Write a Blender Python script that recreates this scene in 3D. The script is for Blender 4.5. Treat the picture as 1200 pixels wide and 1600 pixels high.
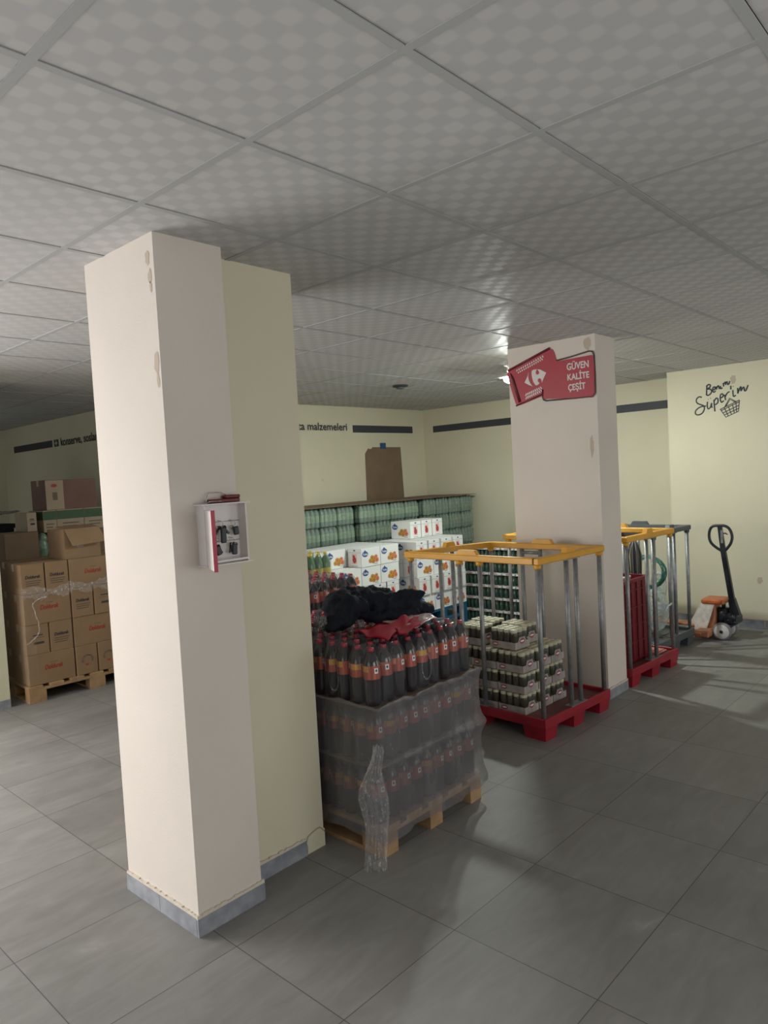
import bpy, math, random
from mathutils import Vector, Matrix
random.seed(7)
scene = bpy.context.scene
for o in list(bpy.data.objects): bpy.data.objects.remove(o)
COL = scene.collection
CEIL = 2.7606
EYE = 1.7821

# ------------------------------------------------------------------ camera
yaw, pitch, roll, FPX = 0.7406, -0.0483, -0.0546, 1125.0
f = Vector((math.cos(yaw)*math.cos(pitch), math.sin(yaw)*math.cos(pitch), math.sin(pitch)))
r = f.cross(Vector((0, 0, 1))).normalized(); u = r.cross(f)
r2 = r*math.cos(roll) + u*math.sin(roll); u2 = -r*math.sin(roll) + u*math.cos(roll)
cd = bpy.data.cameras.new('camera'); cam = bpy.data.objects.new('camera', cd); COL.objects.link(cam)
cd.sensor_fit = 'VERTICAL'; cd.sensor_height = 36.0; cd.sensor_width = 27.0
cd.lens = FPX/1600*36.0; cd.clip_start = 0.02
M = Matrix((r2, u2, -f)).transposed().to_4x4(); M.translation = Vector((0, 0, EYE))
cam.matrix_world = M
scene.camera = cam

# ------------------------------------------------------------------ light and exposure
vs = scene.view_settings
vs.view_transform = 'Standard'; vs.look = 'None'; vs.gamma = 1.0; vs.exposure = 0.0; vs.use_curve_mapping = False
try: scene.cycles.transparent_max_bounces = 24
except Exception: pass
W = bpy.data.worlds.new('world'); scene.world = W; W.use_nodes = True
W.node_tree.nodes['Background'].inputs[0].default_value = (0.75, 0.85, 1.0, 1)
W.node_tree.nodes['Background'].inputs[1].default_value = 0.75

def area(name, loc, direction, sx, sy, energy, col):
    d = bpy.data.lights.new(name, 'AREA'); d.shape = 'RECTANGLE'; d.size = sx; d.size_y = sy
    d.energy = energy; d.color = col
    o = bpy.data.objects.new(name, d); COL.objects.link(o); o.location = loc
    o.rotation_euler = Vector(direction).to_track_quat('-Z', 'Y').to_euler()
    o['kind'] = 'structure'
    return o
# daylight through the unseen entrance and rear openings, plus three added fill lamps
area('daylight_entrance', (-0.6, 6.40, 1.35), (0.10, -1, -0.42), 2.7, 2.3, 268, (1.0, 0.965, 0.95))
area('fill_side', (-2.40, 2.2, 1.45), (1, 0.0, 0.0), 3.4, 2.0, 12, (1.0, 0.92, 0.90))  # added weak general fill, no such window known
area('daylight_rear', (6.3, -2.40, 1.35), (0.08, 1, -0.03), 2.6, 2.2, 31, (1.0, 0.97, 0.90))
area('fill_rear_left', (1.6, -2.40, 1.5), (0.0, 1, -0.02), 2.6, 1.9, 36, (1.0, 0.97, 0.95))  # added fill that brightens the pillar fronts and the floor
area('fill_far_corner', (1.15, 9.2, 1.6), (1, 0.1, 0.0), 1.6, 1.2, 9.0, (0.95, 1.0, 0.98))  # added fill that lifts the dark corner; the wall here has no opening

# ------------------------------------------------------------------ helpers
def tag(o, label=None, cat=None, group=None, kind=None):
    if label: o['label'] = label
    if cat: o['category'] = cat
    if group: o['group'] = group
    if kind: o['kind'] = kind
    return o

def thing(name, label, cat, loc=(0, 0, 0), rz=0.0, group=None):
    o = bpy.data.objects.new(name, None); COL.objects.link(o)
    o.location = loc; o.rotation_euler = (0, 0, rz); o.empty_display_size = 0.05
    return tag(o, label, cat, group)

def dup(o, parent=None):
    c = o.copy(); COL.objects.link(c)
    if parent is not None:
        c.parent = parent
    for ch in CH.get(o.name, []):
        k = dup(ch, c); CH.setdefault(c.name, []).append(k)
    return c
CH = {}
def setpar(o, parent):
    o.parent = parent
    CH.setdefault(parent.name, []).append(o)

class MB:
    def __init__(s): s.v = []; s.f = []; s.m = []; s.sm = []
    def add(s, vs_, fs, mi=0, smooth=False):
        n = len(s.v); s.v += [tuple(x) for x in vs_]
        for q in fs: s.f.append(tuple(n+i for i in q)); s.m.append(mi); s.sm.append(smooth)
        return s
    def box(s, x0, x1, y0, y1, z0, z1, mi=0, M_=None, bev=0.0):
        if bev > 0:
            b = bev
            P = []
            for z, i in ((z0, b), (z0+b, 0), (z1-b, 0), (z1, b)):
                ring = [(x0+b, y0+i), (x1-b, y0+i), (x1-i, y0+b), (x1-i, y1-b), (x1-b, y1-i), (x0+b, y1-i), (x0+i, y1-b), (x0+i, y0+b)]
                P += [(a, c, z) for a, c in ring]
            F = [tuple(range(7, -1, -1)), tuple(range(24, 32))]
            for k in range(3):
                for j in range(8): F.append((k*8+j, k*8+(j+1) % 8, (k+1)*8+(j+1) % 8, (k+1)*8+j))
        else:
            P = [(x0, y0, z0), (x1, y0, z0), (x1, y1, z0), (x0, y1, z0), (x0, y0, z1), (x1, y0, z1), (x1, y1, z1), (x0, y1, z1)]
            F = [(3, 2, 1, 0), (4, 5, 6, 7), (0, 1, 5, 4), (1, 2, 6, 5), (2, 3, 7, 6), (3, 0, 4, 7)]
        if M_ is not None: P = [M_ @ Vector(p) for p in P]
        return s.add(P, F, mi)
    def lathe(s, prof, n=16, mi=0, M_=None, smooth=True, cap=True):
        P = []; F = []
        for rr, z in prof:
            for k in range(n):
                a = 2*math.pi*k/n; P.append((rr*math.cos(a), rr*math.sin(a), z))
        for i in range(len(prof)-1):
            for k in range(n): F.append((i*n+k, i*n+(k+1) % n, (i+1)*n+(k+1) % n, (i+1)*n+k))
        if cap:
            F.append(tuple(range(n-1, -1, -1))); F.append(tuple((len(prof)-1)*n+k for k in range(n)))
        if M_ is not None: P = [M_ @ Vector(p) for p in P]
        return s.add(P, F, mi, smooth)
    def tube(s, pts, rad, n=8, mi=0, closed=False, smooth=True):
        pts = [Vector(p) for p in pts]; N = len(pts); P = []; F = []
        rads = rad if isinstance(rad, (list, tuple)) else [rad]*N
        up = Vector((0, 0, 1))
        t0 = (pts[1]-pts[0]).normalized()
        if abs(t0.dot(up)) > 0.9: up = Vector((1, 0, 0))
        nrm = (up - t0*up.dot(t0)).normalized()
        for i, p in enumerate(pts):
            if closed: t = (pts[(i+1) % N]-pts[i-1])
            else: t = pts[min(i+1, N-1)]-pts[max(i-1, 0)]
            if t.length < 1e-9: t = t0
            t = t.normalized()
            nrm = (nrm - t*nrm.dot(t))
            nrm = nrm.normalized() if nrm.length > 1e-6 else t.orthogonal().normalized()
            b = t.cross(nrm)
            for k in range(n):
                a = 2*math.pi*k/n; P.append(p+(nrm*math.cos(a)+b*math.sin(a))*rads[i])
        L = N if closed else N-1
        for i in range(L):
            j = (i+1) % N
            for k in range(n): F.append((i*n+k, i*n+(k+1) % n, j*n+(k+1) % n, j*n+k))
        if not closed: F.append(tuple(range(n-1, -1, -1))); F.append(tuple((N-1)*n+k for k in range(n)))
        return s.add(P, F, mi, smooth)
    def cyl(s, p0, p1, rad, n=12, mi=0): return s.tube([p0, p1], rad, n, mi, smooth=True)
    def prism(s, poly, ofs, mi=0, M_=None):
        """poly: 3-D points, extruded by vector ofs"""
        n = len(poly); ofs = Vector(ofs)
        P = [Vector(p) for p in poly]+[Vector(p)+ofs for p in poly]
        F = [tuple(range(n-1, -1, -1)), tuple(range(n, 2*n))]+[(i, (i+1) % n, n+(i+1) % n, n+i) for i in range(n)]
        if M_ is not None: P = [M_ @ p for p in P]
        return s.add(P, F, mi)
    def mesh(s, me, M_, mi=0):
        return s.add([M_ @ v.co for v in me.vertices], [tuple(p.vertices) for p in me.polygons], mi)
    def build(s, name, mats, parent=None, loc=None):
        me = bpy.data.meshes.new(name); me.from_pydata(s.v, [], s.f)
        if not isinstance(mats, (list, tuple)): mats = [mats]
        for m_ in mats: me.materials.append(m_)
        me.polygons.foreach_set('material_index', s.m)
        me.polygons.foreach_set('use_smooth', s.sm)
        me.update()
        o = bpy.data.objects.new(name, me); COL.objects.link(o)
        if loc is not None: o.location = loc
        if parent is not None: setpar(o, parent)
        return o

def smooth_poly(pts, it=2):
    for _ in range(it):
        q = []
        for i in range(len(pts)):
            a = Vector(pts[i]); b = Vector(pts[(i+1) % len(pts)])
            q += [a*0.8+b*0.2, a*0.2+b*0.8]
        pts = q
    return pts

_txt = {}
def text_mesh(txt, bold=False):
    if txt in _txt: return _txt[txt]
    c = bpy.data.curves.new('t', 'FONT'); c.body = txt; c.size = 1.0; c.resolution_u = 3
    o = bpy.data.objects.new('t', c); COL.objects.link(o)
    bpy.context.view_layer.update()
    dg = bpy.context.evaluated_depsgraph_get()
    me = bpy.data.meshes.new_from_object(o.evaluated_get(dg))
    bpy.data.objects.remove(o); bpy.data.curves.remove(c)
    xs = [v.co.x for v in me.vertices]; ys = [v.co.y for v in me.vertices]
    _txt[txt] = (me, min(xs), max(xs), min(ys), max(ys))
    return _txt[txt]
def put_text(mb, txt, origin, ux, uy, w, h, mi=0, shear=0.0, fat=0.0):
    """text filling a w x h rectangle whose lower-left corner is origin; ux, uy unit vectors"""
    me, x0, x1, y0, y1 = text_mesh(txt)
    ux = Vector(ux); uy = Vector(uy); o = Vector(origin)
    P = []
    for v in me.vertices:
        a = (v.co.x-x0)/(x1-x0)*w; b = (v.co.y-y0)/(y1-y0)*h
        P.append(o+ux*(a+shear*b)+uy*b)
    F = [tuple(p.vertices) for p in me.polygons]
    mb.add(P, F, mi)
    if fat > 0:
        nn = ux.cross(uy)
        for k, (dx, dy) in enumerate(((fat, 0), (-fat, 0), (0, fat), (0, -fat))):
            mb.add([p+ux*dx+uy*dy+nn*0.00025*(k+1) for p in P], F, mi)
def oval(mb, c, ux, uy, a, b, mi, n=18):
    c = Vector(c); ux = Vector(ux); uy = Vector(uy)
    mb.add([c+ux*a*math.cos(2*math.pi*k/n)+uy*b*math.sin(2*math.pi*k/n) for k in range(n)], [tuple(range(n))], mi)
def rect(mb, c, ux, uy, w, h, mi):
    c = Vector(c); ux = Vector(ux); uy = Vector(uy)
    mb.add([c, c+ux*w, c+ux*w+uy*h, c+uy*h], [(0, 1, 2, 3)], mi)

# ------------------------------------------------------------------ materials
def pm(name, col, rough=0.6, metal=0.0, spec=0.5, noise=0.0, nscale=8.0, bump=0.0, bscale=60.0, trans=0.0, emit=None, estr=0.0, coat=0.0, col2=None):
    m = bpy.data.materials.new(name); m.use_nodes = True; nt = m.node_tree; N = nt.nodes
    b = N['Principled BSDF']
    b.inputs['Base Color'].default_value = (*col, 1); b.inputs['Roughness'].default_value = rough
    b.inputs['Metallic'].default_value = metal; b.inputs['Specular IOR Level'].default_value = spec
    if trans: b.inputs['Transmission Weight'].default_value = trans
    if coat: b.inputs['Coat Weight'].default_value = coat
    if emit: b.inputs['Emission Color'].default_value = (*emit, 1); b.inputs['Emission Strength'].default_value = estr
    if noise or bump or col2:
        tc = N.new('ShaderNodeTexCoord')
    if noise or col2:
        nz = N.new('ShaderNodeTexNoise'); nz.inputs['Scale'].default_value = nscale; nz.inputs['Detail'].default_value = 5
        nt.links.new(tc.outputs['Object'], nz.inputs['Vector'])
        mx = N.new('ShaderNodeMix'); mx.data_type = 'RGBA'
        c2 = col2 if col2 else tuple(max(0, c*(1-noise)) for c in col)
        mx.inputs[6].default_value = (*col, 1); mx.inputs[7].default_value = (*c2, 1)
        rp = N.new('ShaderNodeMapRange'); rp.inputs[1].default_value = 0.35; rp.inputs[2].default_value = 0.65
        nt.links.new(nz.outputs['Fac'], rp.inputs[0]); nt.links.new(rp.outputs[0], mx.inputs[0])
        nt.links.new(mx.outputs[2], b.inputs['Base Color'])
    if bump:
        n2 = N.new('ShaderNodeTexNoise'); n2.inputs['Scale'].default_value = bscale; n2.inputs['Detail'].default_value = 4
        nt.links.new(tc.outputs['Object'], n2.inputs['Vector'])
        bp = N.new('ShaderNodeBump'); bp.inputs['Strength'].default_value = bump; bp.inputs['Distance'].default_value = 0.01
        nt.links.new(n2.outputs['Fac'], bp.inputs['Height']); nt.links.new(bp.outputs[0], b.inputs['Normal'])
    return m

def film_mat(name, col, fac, rough=0.15, tint=(1, 1, 1), bump=0.4, bscale=25, stretch=(1, 1, 1), streak=0.0):
    m = bpy.data.materials.new(name); m.use_nodes = True; nt = m.node_tree; N = nt.nodes; L = nt.links
    b = N['Principled BSDF']; out = N['Material Output']
    b.inputs['Base Color'].default_value = (*col, 1); b.inputs['Roughness'].default_value = rough
    b.inputs['Specular IOR Level'].default_value = 0.8
    tr = N.new('ShaderNodeBsdfTransparent'); tr.inputs[0].default_value = (*tint, 1)
    tc = N.new('ShaderNodeTexCoord'); mp = N.new('ShaderNodeMapping'); mp.inputs['Scale'].default_value = stretch
    L.new(tc.outputs['Object'], mp.inputs[0])
    nz = N.new('ShaderNodeTexNoise'); nz.inputs['Scale'].default_value = bscale; nz.inputs['Detail'].default_value = 3
    L.new(mp.outputs[0], nz.inputs['Vector'])
    bp = N.new('ShaderNodeBump'); bp.inputs['Strength'].default_value = bump; bp.inputs['Distance'].default_value = 0.02
    L.new(nz.outputs['Fac'], bp.inputs['Height']); L.new(bp.outputs[0], b.inputs['Normal'])
    mix = N.new('ShaderNodeMixShader')
    lw = N.new('ShaderNodeLayerWeight'); lw.inputs[0].default_value = 0.25
    ma = N.new('ShaderNodeMath'); ma.operation = 'MULTIPLY_ADD'; ma.inputs[1].default_value = 0.3; ma.inputs[2].default_value = fac; ma.use_clamp = True
    L.new(lw.outputs['Facing'], ma.inputs[0])
    last = ma.outputs[0]
    if streak:
        rp = N.new('ShaderNodeMapRange'); rp.inputs[1].default_value = 0.55; rp.inputs[2].default_value = 0.72; rp.inputs[4].default_value = streak
        L.new(nz.outputs['Fac'], rp.inputs[0])
        ad = N.new('ShaderNodeMath'); ad.operation = 'ADD'; ad.use_clamp = True
        L.new(last, ad.inputs[0]); L.new(rp.outputs[0], ad.inputs[1]); last = ad.outputs[0]
    L.new(last, mix.inputs[0])
    L.new(tr.outputs[0], mix.inputs[1]); L.new(b.outputs[0], mix.inputs[2]); L.new(mix.outputs[0], out.inputs[0])
    return m

PAINT = (0.68, 0.645, 0.49)
def wall_mat(name, col):
    m = pm(name, col, 0.75, spec=0.25, bump=0.08, bscale=90)
    nt = m.node_tree; N = nt.nodes; L = nt.links; b = N['Principled BSDF']
    tc = N.new('ShaderNodeTexCoord')
    nz = N.new('ShaderNodeTexNoise'); nz.inputs['Scale'].default_value = 1.3; nz.inputs['Detail'].default_value = 6
    L.new(tc.outputs['Object'], nz.inputs['Vector'])
    r1 = N.new('ShaderNodeMapRange'); r1.inputs[1].default_value = 0.3; r1.inputs[2].default_value = 0.7; r1.inputs[3].default_value = 0.0; r1.inputs[4].default_value = 1.0
    L.new(nz.outputs['Fac'], r1.inputs[0])
    n2 = N.new('ShaderNodeTexNoise'); n2.inputs['Scale'].default_value = 7; n2.inputs['Detail'].default_value = 3
    L.new(tc.outputs['Object'], n2.inputs['Vector'])
    r2_ = N.new('ShaderNodeMapRange'); r2_.inputs[1].default_value = 0.75; r2_.inputs[2].default_value = 0.80
    L.new(n2.outputs['Fac'], r2_.inputs[0])
    mx = N.new('ShaderNodeMix'); mx.data_type = 'RGBA'
    mx.inputs[6].default_value = (*[c*0.96 for c in col], 1); mx.inputs[7].default_value = (*[min(1, c*1.03) for c in col], 1)
    L.new(r1.outputs[0], mx.inputs[0])
    m2 = N.new('ShaderNodeMix'); m2.data_type = 'RGBA'; m2.inputs[7].default_value = (col[0]*0.82, col[1]*0.77, col[2]*0.74, 1)
    L.new(r2_.outputs[0], m2.inputs[0]); L.new(mx.outputs[2], m2.inputs[6]); L.new(m2.outputs[2], b.inputs['Base Color'])
    return m
M_WALL = wall_mat('cream_paint', PAINT)
M_PILL = wall_mat('pillar_paint', (0.68, 0.625, 0.565))
M_PATCH = pm('bare_filler', (0.50, 0.42, 0.34), 0.85)
M_STRIPE = pm('dark_stripe_paint', (0.045, 0.05, 0.06), 0.6)
M_SKIRT = pm('grey_marble_skirting', (0.22, 0.235, 0.27), 0.35, col2=(0.33, 0.345, 0.38), nscale=14)
M_GROUTLIP = pm('rough_plaster', (0.66, 0.60, 0.50), 0.9, noise=0.12, nscale=25)

def ceiling_mat():
    m = bpy.data.materials.new('patterned_ceiling_tile'); m.use_nodes = True; nt = m.node_tree; N = nt.nodes; L = nt.links
    b = N['Principled BSDF']; b.inputs['Roughness'].default_value = 0.55; b.inputs['Specular IOR Level'].default_value = 0.28
    tc = N.new('ShaderNodeTexCoord'); sp = N.new('ShaderNodeSeparateXYZ'); L.new(tc.outputs['Object'], sp.inputs[0])
    def wave(sock, off, per):
        a = N.new('ShaderNodeMath'); a.operation = 'SUBTRACT'; a.inputs[1].default_value = off; L.new(sock, a.inputs[0])
        c = N.new('ShaderNodeMath'); c.operation = 'MULTIPLY'; c.inputs[1].default_value = math.pi/per; L.new(a.outputs[0], c.inputs[0])
        s = N.new('ShaderNodeMath'); s.operation = 'SINE'; L.new(c.outputs[0], s.inputs[0]); return s.outputs[0]
    wx = wave(sp.outputs[0], 0.131, 0.6/10); wy = wave(sp.outputs[1], 0.475, 0.6/10)
    mu = N.new('ShaderNodeMath'); mu.operation = 'MULTIPLY'; L.new(wx, mu.inputs[0]); L.new(wy, mu.inputs[1])
    rp = N.new('ShaderNodeMapRange'); rp.inputs[1].default_value = -0.12; rp.inputs[2].default_value = 0.36; L.new(mu.outputs[0], rp.inputs[0])
    nz = N.new('ShaderNodeTexNoise'); nz.inputs['Scale'].default_value = 1.1; L.new(tc.outputs['Object'], nz.inputs['Vector'])
    mx = N.new('ShaderNodeMix'); mx.data_type = 'RGBA'
    mx.inputs[6].default_value = (0.465, 0.465, 0.467, 1); mx.inputs[7].default_value = (0.528, 0.524, 0.524, 1)
    L.new(rp.outputs[0], mx.inputs[0]); L.new(mx.outputs[2], b.inputs['Base Color'])
    r3 = N.new('ShaderNodeMapRange'); r3.inputs[3].default_value = 0.66; r3.inputs[4].default_value = 0.50; L.new(rp.outputs[0], r3.inputs[0]); L.new(r3.outputs[0], b.inputs['Roughness'])
    return m
M_CEIL = ceiling_mat()
M_BAR = pm('ceiling_grid_white_metal', (0.40, 0.41, 0.41), 0.6, spec=0.2)
M_DARK = pm('dark_void', (0.02, 0.02, 0.02), 0.9)

def floor_mat():
    m = bpy.data.materials.new('grey_stone_floor_tile'); m.use_nodes = True; nt = m.node_tree; N = nt.nodes; L = nt.links
    b = N['Principled BSDF']
    tc = N.new('ShaderNodeTexCoord'); mp = N.new('ShaderNodeMapping'); mp.vector_type = 'TEXTURE'
    mp.inputs['Location'].default_value = (0.937, 1.121, 0); mp.inputs['Rotation'].default_value = (0, 0, -0.0113); mp.inputs['Scale'].default_value = (0.6, 0.6, 0.6)
    L.new(tc.outputs['Object'], mp.inputs[0])
    sp = N.new('ShaderNodeSeparateXYZ'); L.new(mp.outputs[0], sp.inputs[0])
    def edge(s):
        fr = N.new('ShaderNodeMath'); fr.operation = 'FRACT'; L.new(s, fr.inputs[0])
        a = N.new('ShaderNodeMath'); a.operation = 'SUBTRACT'; a.inputs[1].default_value = 0.5; L.new(fr.outputs[0], a.inputs[0])
        c = N.new('ShaderNodeMath'); c.operation = 'ABSOLUTE'; L.new(a.outputs[0], c.inputs[0]); return c.outputs[0]
    ex, ey = edge(sp.outputs[0]), edge(sp.outputs[1])
    mm = N.new('ShaderNodeMath'); mm.operation = 'MAXIMUM'; L.new(ex, mm.inputs[0]); L.new(ey, mm.inputs[1])
    gr = N.new('ShaderNodeMath'); gr.operation = 'GREATER_THAN'; gr.inputs[1].default_value = 0.4970; L.new(mm.outputs[0], gr.inputs[0])
    fl = N.new('ShaderNodeVectorMath'); fl.operation = 'FLOOR'; L.new(mp.outputs[0], fl.inputs[0])
    wn = N.new('ShaderNodeTexWhiteNoise'); wn.noise_dimensions = '3D'; L.new(fl.outputs[0], wn.inputs['Vector'])
    off = N.new('ShaderNodeVectorMath'); off.operation = 'SCALE'; off.inputs[3].default_value = 37.0; L.new(wn.outputs['Color'], off.inputs[0])
    ad = N.new('ShaderNodeVectorMath'); ad.operation = 'ADD'; L.new(mp.outputs[0], ad.inputs[0]); L.new(off.outputs[0], ad.inputs[1])
    m2 = N.new('ShaderNodeMapping'); m2.inputs['Rotation'].default_value = (0, 0, 0.62); m2.inputs['Scale'].default_value = (1.2, 4.0, 1)
    L.new(ad.outputs[0], m2.inputs[0])
    nz = N.new('ShaderNodeTexNoise'); nz.inputs['Scale'].default_value = 1.6; nz.inputs['Detail'].default_value = 7; nz.inputs['Roughness'].default_value = 0.62; nz.inputs['Distortion'].default_value = 0.9
    L.new(m2.outputs[0], nz.inputs['Vector'])
    n3 = N.new('ShaderNodeTexNoise'); n3.inputs['Scale'].default_value = 1.4; n3.inputs['Detail'].default_value = 5; L.new(ad.outputs[0], n3.inputs['Vector'])
    cr = N.new('ShaderNodeValToRGB'); e = cr.color_ramp.elements
    e[0].position = 0.30; e[0].color = (0.205, 0.200, 0.190, 1); e[1].position = 0.80; e[1].color = (0.340, 0.334, 0.315, 1)
    k = e.new(0.5); k.color = (0.232, 0.227, 0.214, 1); k = e.new(0.66); k.color = (0.258, 0.253, 0.240, 1)
    L.new(nz.outputs['Fac'], cr.inputs[0])
    mul = N.new('ShaderNodeMapRange'); mul.inputs[3].default_value = 0.82; mul.inputs[4].default_value = 1.18; L.new(n3.outputs['Fac'], mul.inputs[0])
    m3 = N.new('ShaderNodeMapRange'); m3.inputs[3].default_value = 0.94; m3.inputs[4].default_value = 1.06; L.new(wn.outputs['Value'], m3.inputs[0])
    mv = N.new('ShaderNodeMath'); mv.operation = 'MULTIPLY'; L.new(mul.outputs[0], mv.inputs[0]); L.new(m3.outputs[0], mv.inputs[1])
    vs_ = N.new('ShaderNodeVectorMath'); vs_.operation = 'SCALE'; L.new(cr.outputs[0], vs_.inputs[0]); L.new(mv.outputs[0], vs_.inputs[3])
    mx = N.new('ShaderNodeMix'); mx.data_type = 'RGBA'; mx.inputs[7].default_value = (0.085, 0.08, 0.072, 1)
    L.new(gr.outputs[0], mx.inputs[0]); L.new(vs_.outputs[0], mx.inputs[6]); L.new(mx.outputs[2], b.inputs['Base Color'])
    rr = N.new('ShaderNodeMapRange'); rr.inputs[3].default_value = 0.46; rr.inputs[4].default_value = 0.62; L.new(nz.outputs['Fac'], rr.inputs[0]); L.new(rr.outputs[0], b.inputs['Roughness'])
    b.inputs['Specular IOR Level'].default_value = 0.4
    bp = N.new('ShaderNodeBump'); bp.inputs['Strength'].default_value = 0.12; bp.inputs['Distance'].default_value = 0.004
    L.new(nz.outputs['Fac'], bp.inputs['Height']); L.new(bp.outputs[0], b.inputs['Normal'])
    return m
M_FLOOR = floor_mat()

M_WOOD = pm('rough_pallet_wood', (0.42, 0.27, 0.14), 0.8, col2=(0.30, 0.18, 0.09), nscale=9, bump=0.3, bscale=40)
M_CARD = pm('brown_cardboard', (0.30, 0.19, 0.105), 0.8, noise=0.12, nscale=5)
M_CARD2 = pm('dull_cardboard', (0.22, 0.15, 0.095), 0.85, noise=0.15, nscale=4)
M_CARDPALE = pm('pale_cardboard', (0.42, 0.33, 0.24), 0.8, noise=0.12, nscale=5)
M_CARDRED = pm('reddish_cardboard', (0.20, 0.11, 0.085), 0.8, noise=0.12, nscale=5)
M_TAPE = pm('clear_parcel_tape', (0.50, 0.37, 0.22), 0.25)
M_INKK = pm('black_print', (0.04, 0.04, 0.04), 0.7)
M_INKR = pm('red_print', (0.35, 0.05, 0.03), 0.7)
M_INKG = pm('grey_print', (0.16, 0.12, 0.09), 0.8)
M_WHITECARD = pm('white_carton', (0.78, 0.80, 0.78), 0.6)
M_BLUEP = pm('blue_logo_print', (0.035, 0.09, 0.28), 0.5)
M_WHITEP = pm('white_print', (0.85, 0.85, 0.85), 0.5)
M_BISC = pm('biscuit_print', (0.62, 0.33, 0.06), 0.6, noise=0.4, nscale=90)
M_ORANGEP = pm('orange_biscuit_print', (0.72, 0.26, 0.12), 0.6, noise=0.3, nscale=90)
M_REDP = pm('red_fruit_print', (0.55, 0.05, 0.05), 0.5, noise=0.5, nscale=80)
M_PINKP = pm('pale_pink_print', (0.72, 0.55, 0.52), 0.5)
M_LINE = pm('carton_seam', (0.10, 0.12, 0.14), 0.7)
M_BLUEPAL = pm('blue_plastic', (0.012, 0.10, 0.19), 0.4)
M_COLA = pm('dark_cola', (0.010, 0.006, 0.006), 0.12, spec=0.6, coat=0.5)
M_CAP = pm('red_cap', (0.36, 0.022, 0.045), 0.35)
M_LABEL = pm('copper_red_label', (0.52, 0.15, 0.11), 0.30, metal=0.8)
M_GOLD = pm('gold_label', (0.75, 0.42, 0.10), 0.3, metal=0.7)
M_SODA = pm('green_soda_plastic', (0.10, 0.22, 0.10), 0.15, coat=0.5)
M_YCAP = pm('yellow_cap', (0.70, 0.52, 0.02), 0.4)
M_YLAB = pm('yellow_label', (0.62, 0.55, 0.10), 0.4)
M_WATER = pm('green_water_bottle', (0.13, 0.22, 0.165), 0.25, coat=0.4)
M_WLAB = pm('leaf_green_label', (0.16, 0.34, 0.12), 0.4, col2=(0.34, 0.42, 0.33), nscale=45)
M_WLAB2 = pm('teal_green_label', (0.11, 0.20, 0.12), 0.4, col2=(0.22, 0.29, 0.22), nscale=45)
M_WCAP = pm('green_cap', (0.05, 0.20, 0.10), 0.4)
M_GLASSG = pm('dark_green_glass', (0.018, 0.05, 0.035), 0.12, coat=0.6)
M_STRIPW = pm('white_carton_strip', (0.58, 0.58, 0.56), 0.6)
M_JARG = pm('olive_jar_glass', (0.055, 0.055, 0.028), 0.15, coat=0.5)
M_LID = pm('tan_lid', (0.68, 0.65, 0.46), 0.5)
M_TRAY = pm('printed_tray_card', (0.50, 0.45, 0.41), 0.65, noise=0.2, nscale=25)
M_LOGOR = pm('faded_red_logo', (0.45, 0.12, 0.11), 0.5, noise=0.3, nscale=60)
M_REDPL = pm('red_plastic_pallet', (0.33, 0.010, 0.026), 0.45, noise=0.25, nscale=7)
M_REDDK = pm('worn_deck_surface', (0.16, 0.055, 0.050), 0.55, noise=0.3, nscale=9)
M_YEL = pm('yellow_plastic', (0.72, 0.36, 0.028), 0.42, noise=0.12, nscale=6)
M_GREYPL = pm('dark_grey_plastic', (0.075, 0.09, 0.10), 0.45)
M_GALV = pm('galvanised_steel', (0.33, 0.34, 0.35), 0.46, metal=0.6, noise=0.25, nscale=30)
M_MAROON = pm('maroon_plastic', (0.17, 0.008, 0.018), 0.45)
M_BLACK = pm('black_painted_steel', (0.018, 0.022, 0.028), 0.35)
M_ORANGE = pm('orange_paint', (0.62, 0.16, 0.04), 0.4, noise=0.3, nscale=15)
M_COPPER = pm('worn_copper_paint', (0.48, 0.20, 0.10), 0.45, noise=0.3, nscale=20)
M_WORN = pm('worn_bare_plate', (0.86, 0.80, 0.74), 0.35, metal=0.1, noise=0.25, nscale=22)
M_WHEEL = pm('grey_wheel_rubber', (0.22, 0.21, 0.21), 0.6)
M_HUB = pm('pale_wheel_hub', (0.62, 0.60, 0.58), 0.45)
M_WHITEM = pm('white_enamel', (0.74, 0.70, 0.68), 0.4)
M_REDED = pm('red_edging', (0.42, 0.02, 0.06), 0.4)
M_CHROME = pm('key_metal', (0.55, 0.53, 0.48), 0.25, metal=1.0)
M_KEYBK = pm('black_key_fob', (0.02, 0.02, 0.025), 0.4)
M_MAROONP = pm('dark_red_plastic', (0.13, 0.012, 0.018), 0.4)
M_FABK = pm('black_fabric', (0.011, 0.013, 0.020), 0.85, spec=0.2, bump=0.3, bscale=120)
M_FABR = pm('red_fabric', (0.30, 0.004, 0.018), 0.75, spec=0.15, bump=0.2, bscale=60)
M_PINKF = film_mat('pale_pink_plastic', (0.50, 0.36, 0.36), 0.75, 0.3)
M_SIGNR = pm('red_sign_board', (0.36, 0.013, 0.03), 0.45)
M_SIGND = pm('dark_red_rim', (0.13, 0.012, 0.02), 0.45)
M_SIGNW = pm('white_sign_print', (0.66, 0.62, 0.60), 0.5)
M_SIGNK = pm('dark_sign_outline', (0.07, 0.035, 0.035), 0.5)
M_SLATE = pm('slate_ink', (0.035, 0.05, 0.065), 0.6)
M_BLUET = pm('blue_tape', (0.02, 0.08, 0.22), 0.5)
M_TEALC = pm('teal_strapping', (0.05, 0.22, 0.17), 0.4)
M_MOP = pm('grey_cotton', (0.22, 0.23, 0.22), 0.95)
M_GREENBAG = pm('green_plastic_bag', (0.22, 0.33, 0.24), 0.35, noise=0.3, nscale=20, bump=0.8, bscale=18)
M_DKGREEN = pm('dark_green_print', (0.035, 0.09, 0.035), 0.6)
M_BLUEBOX = pm('dark_blue_crate', (0.03, 0.04, 0.06), 0.6)
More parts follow.
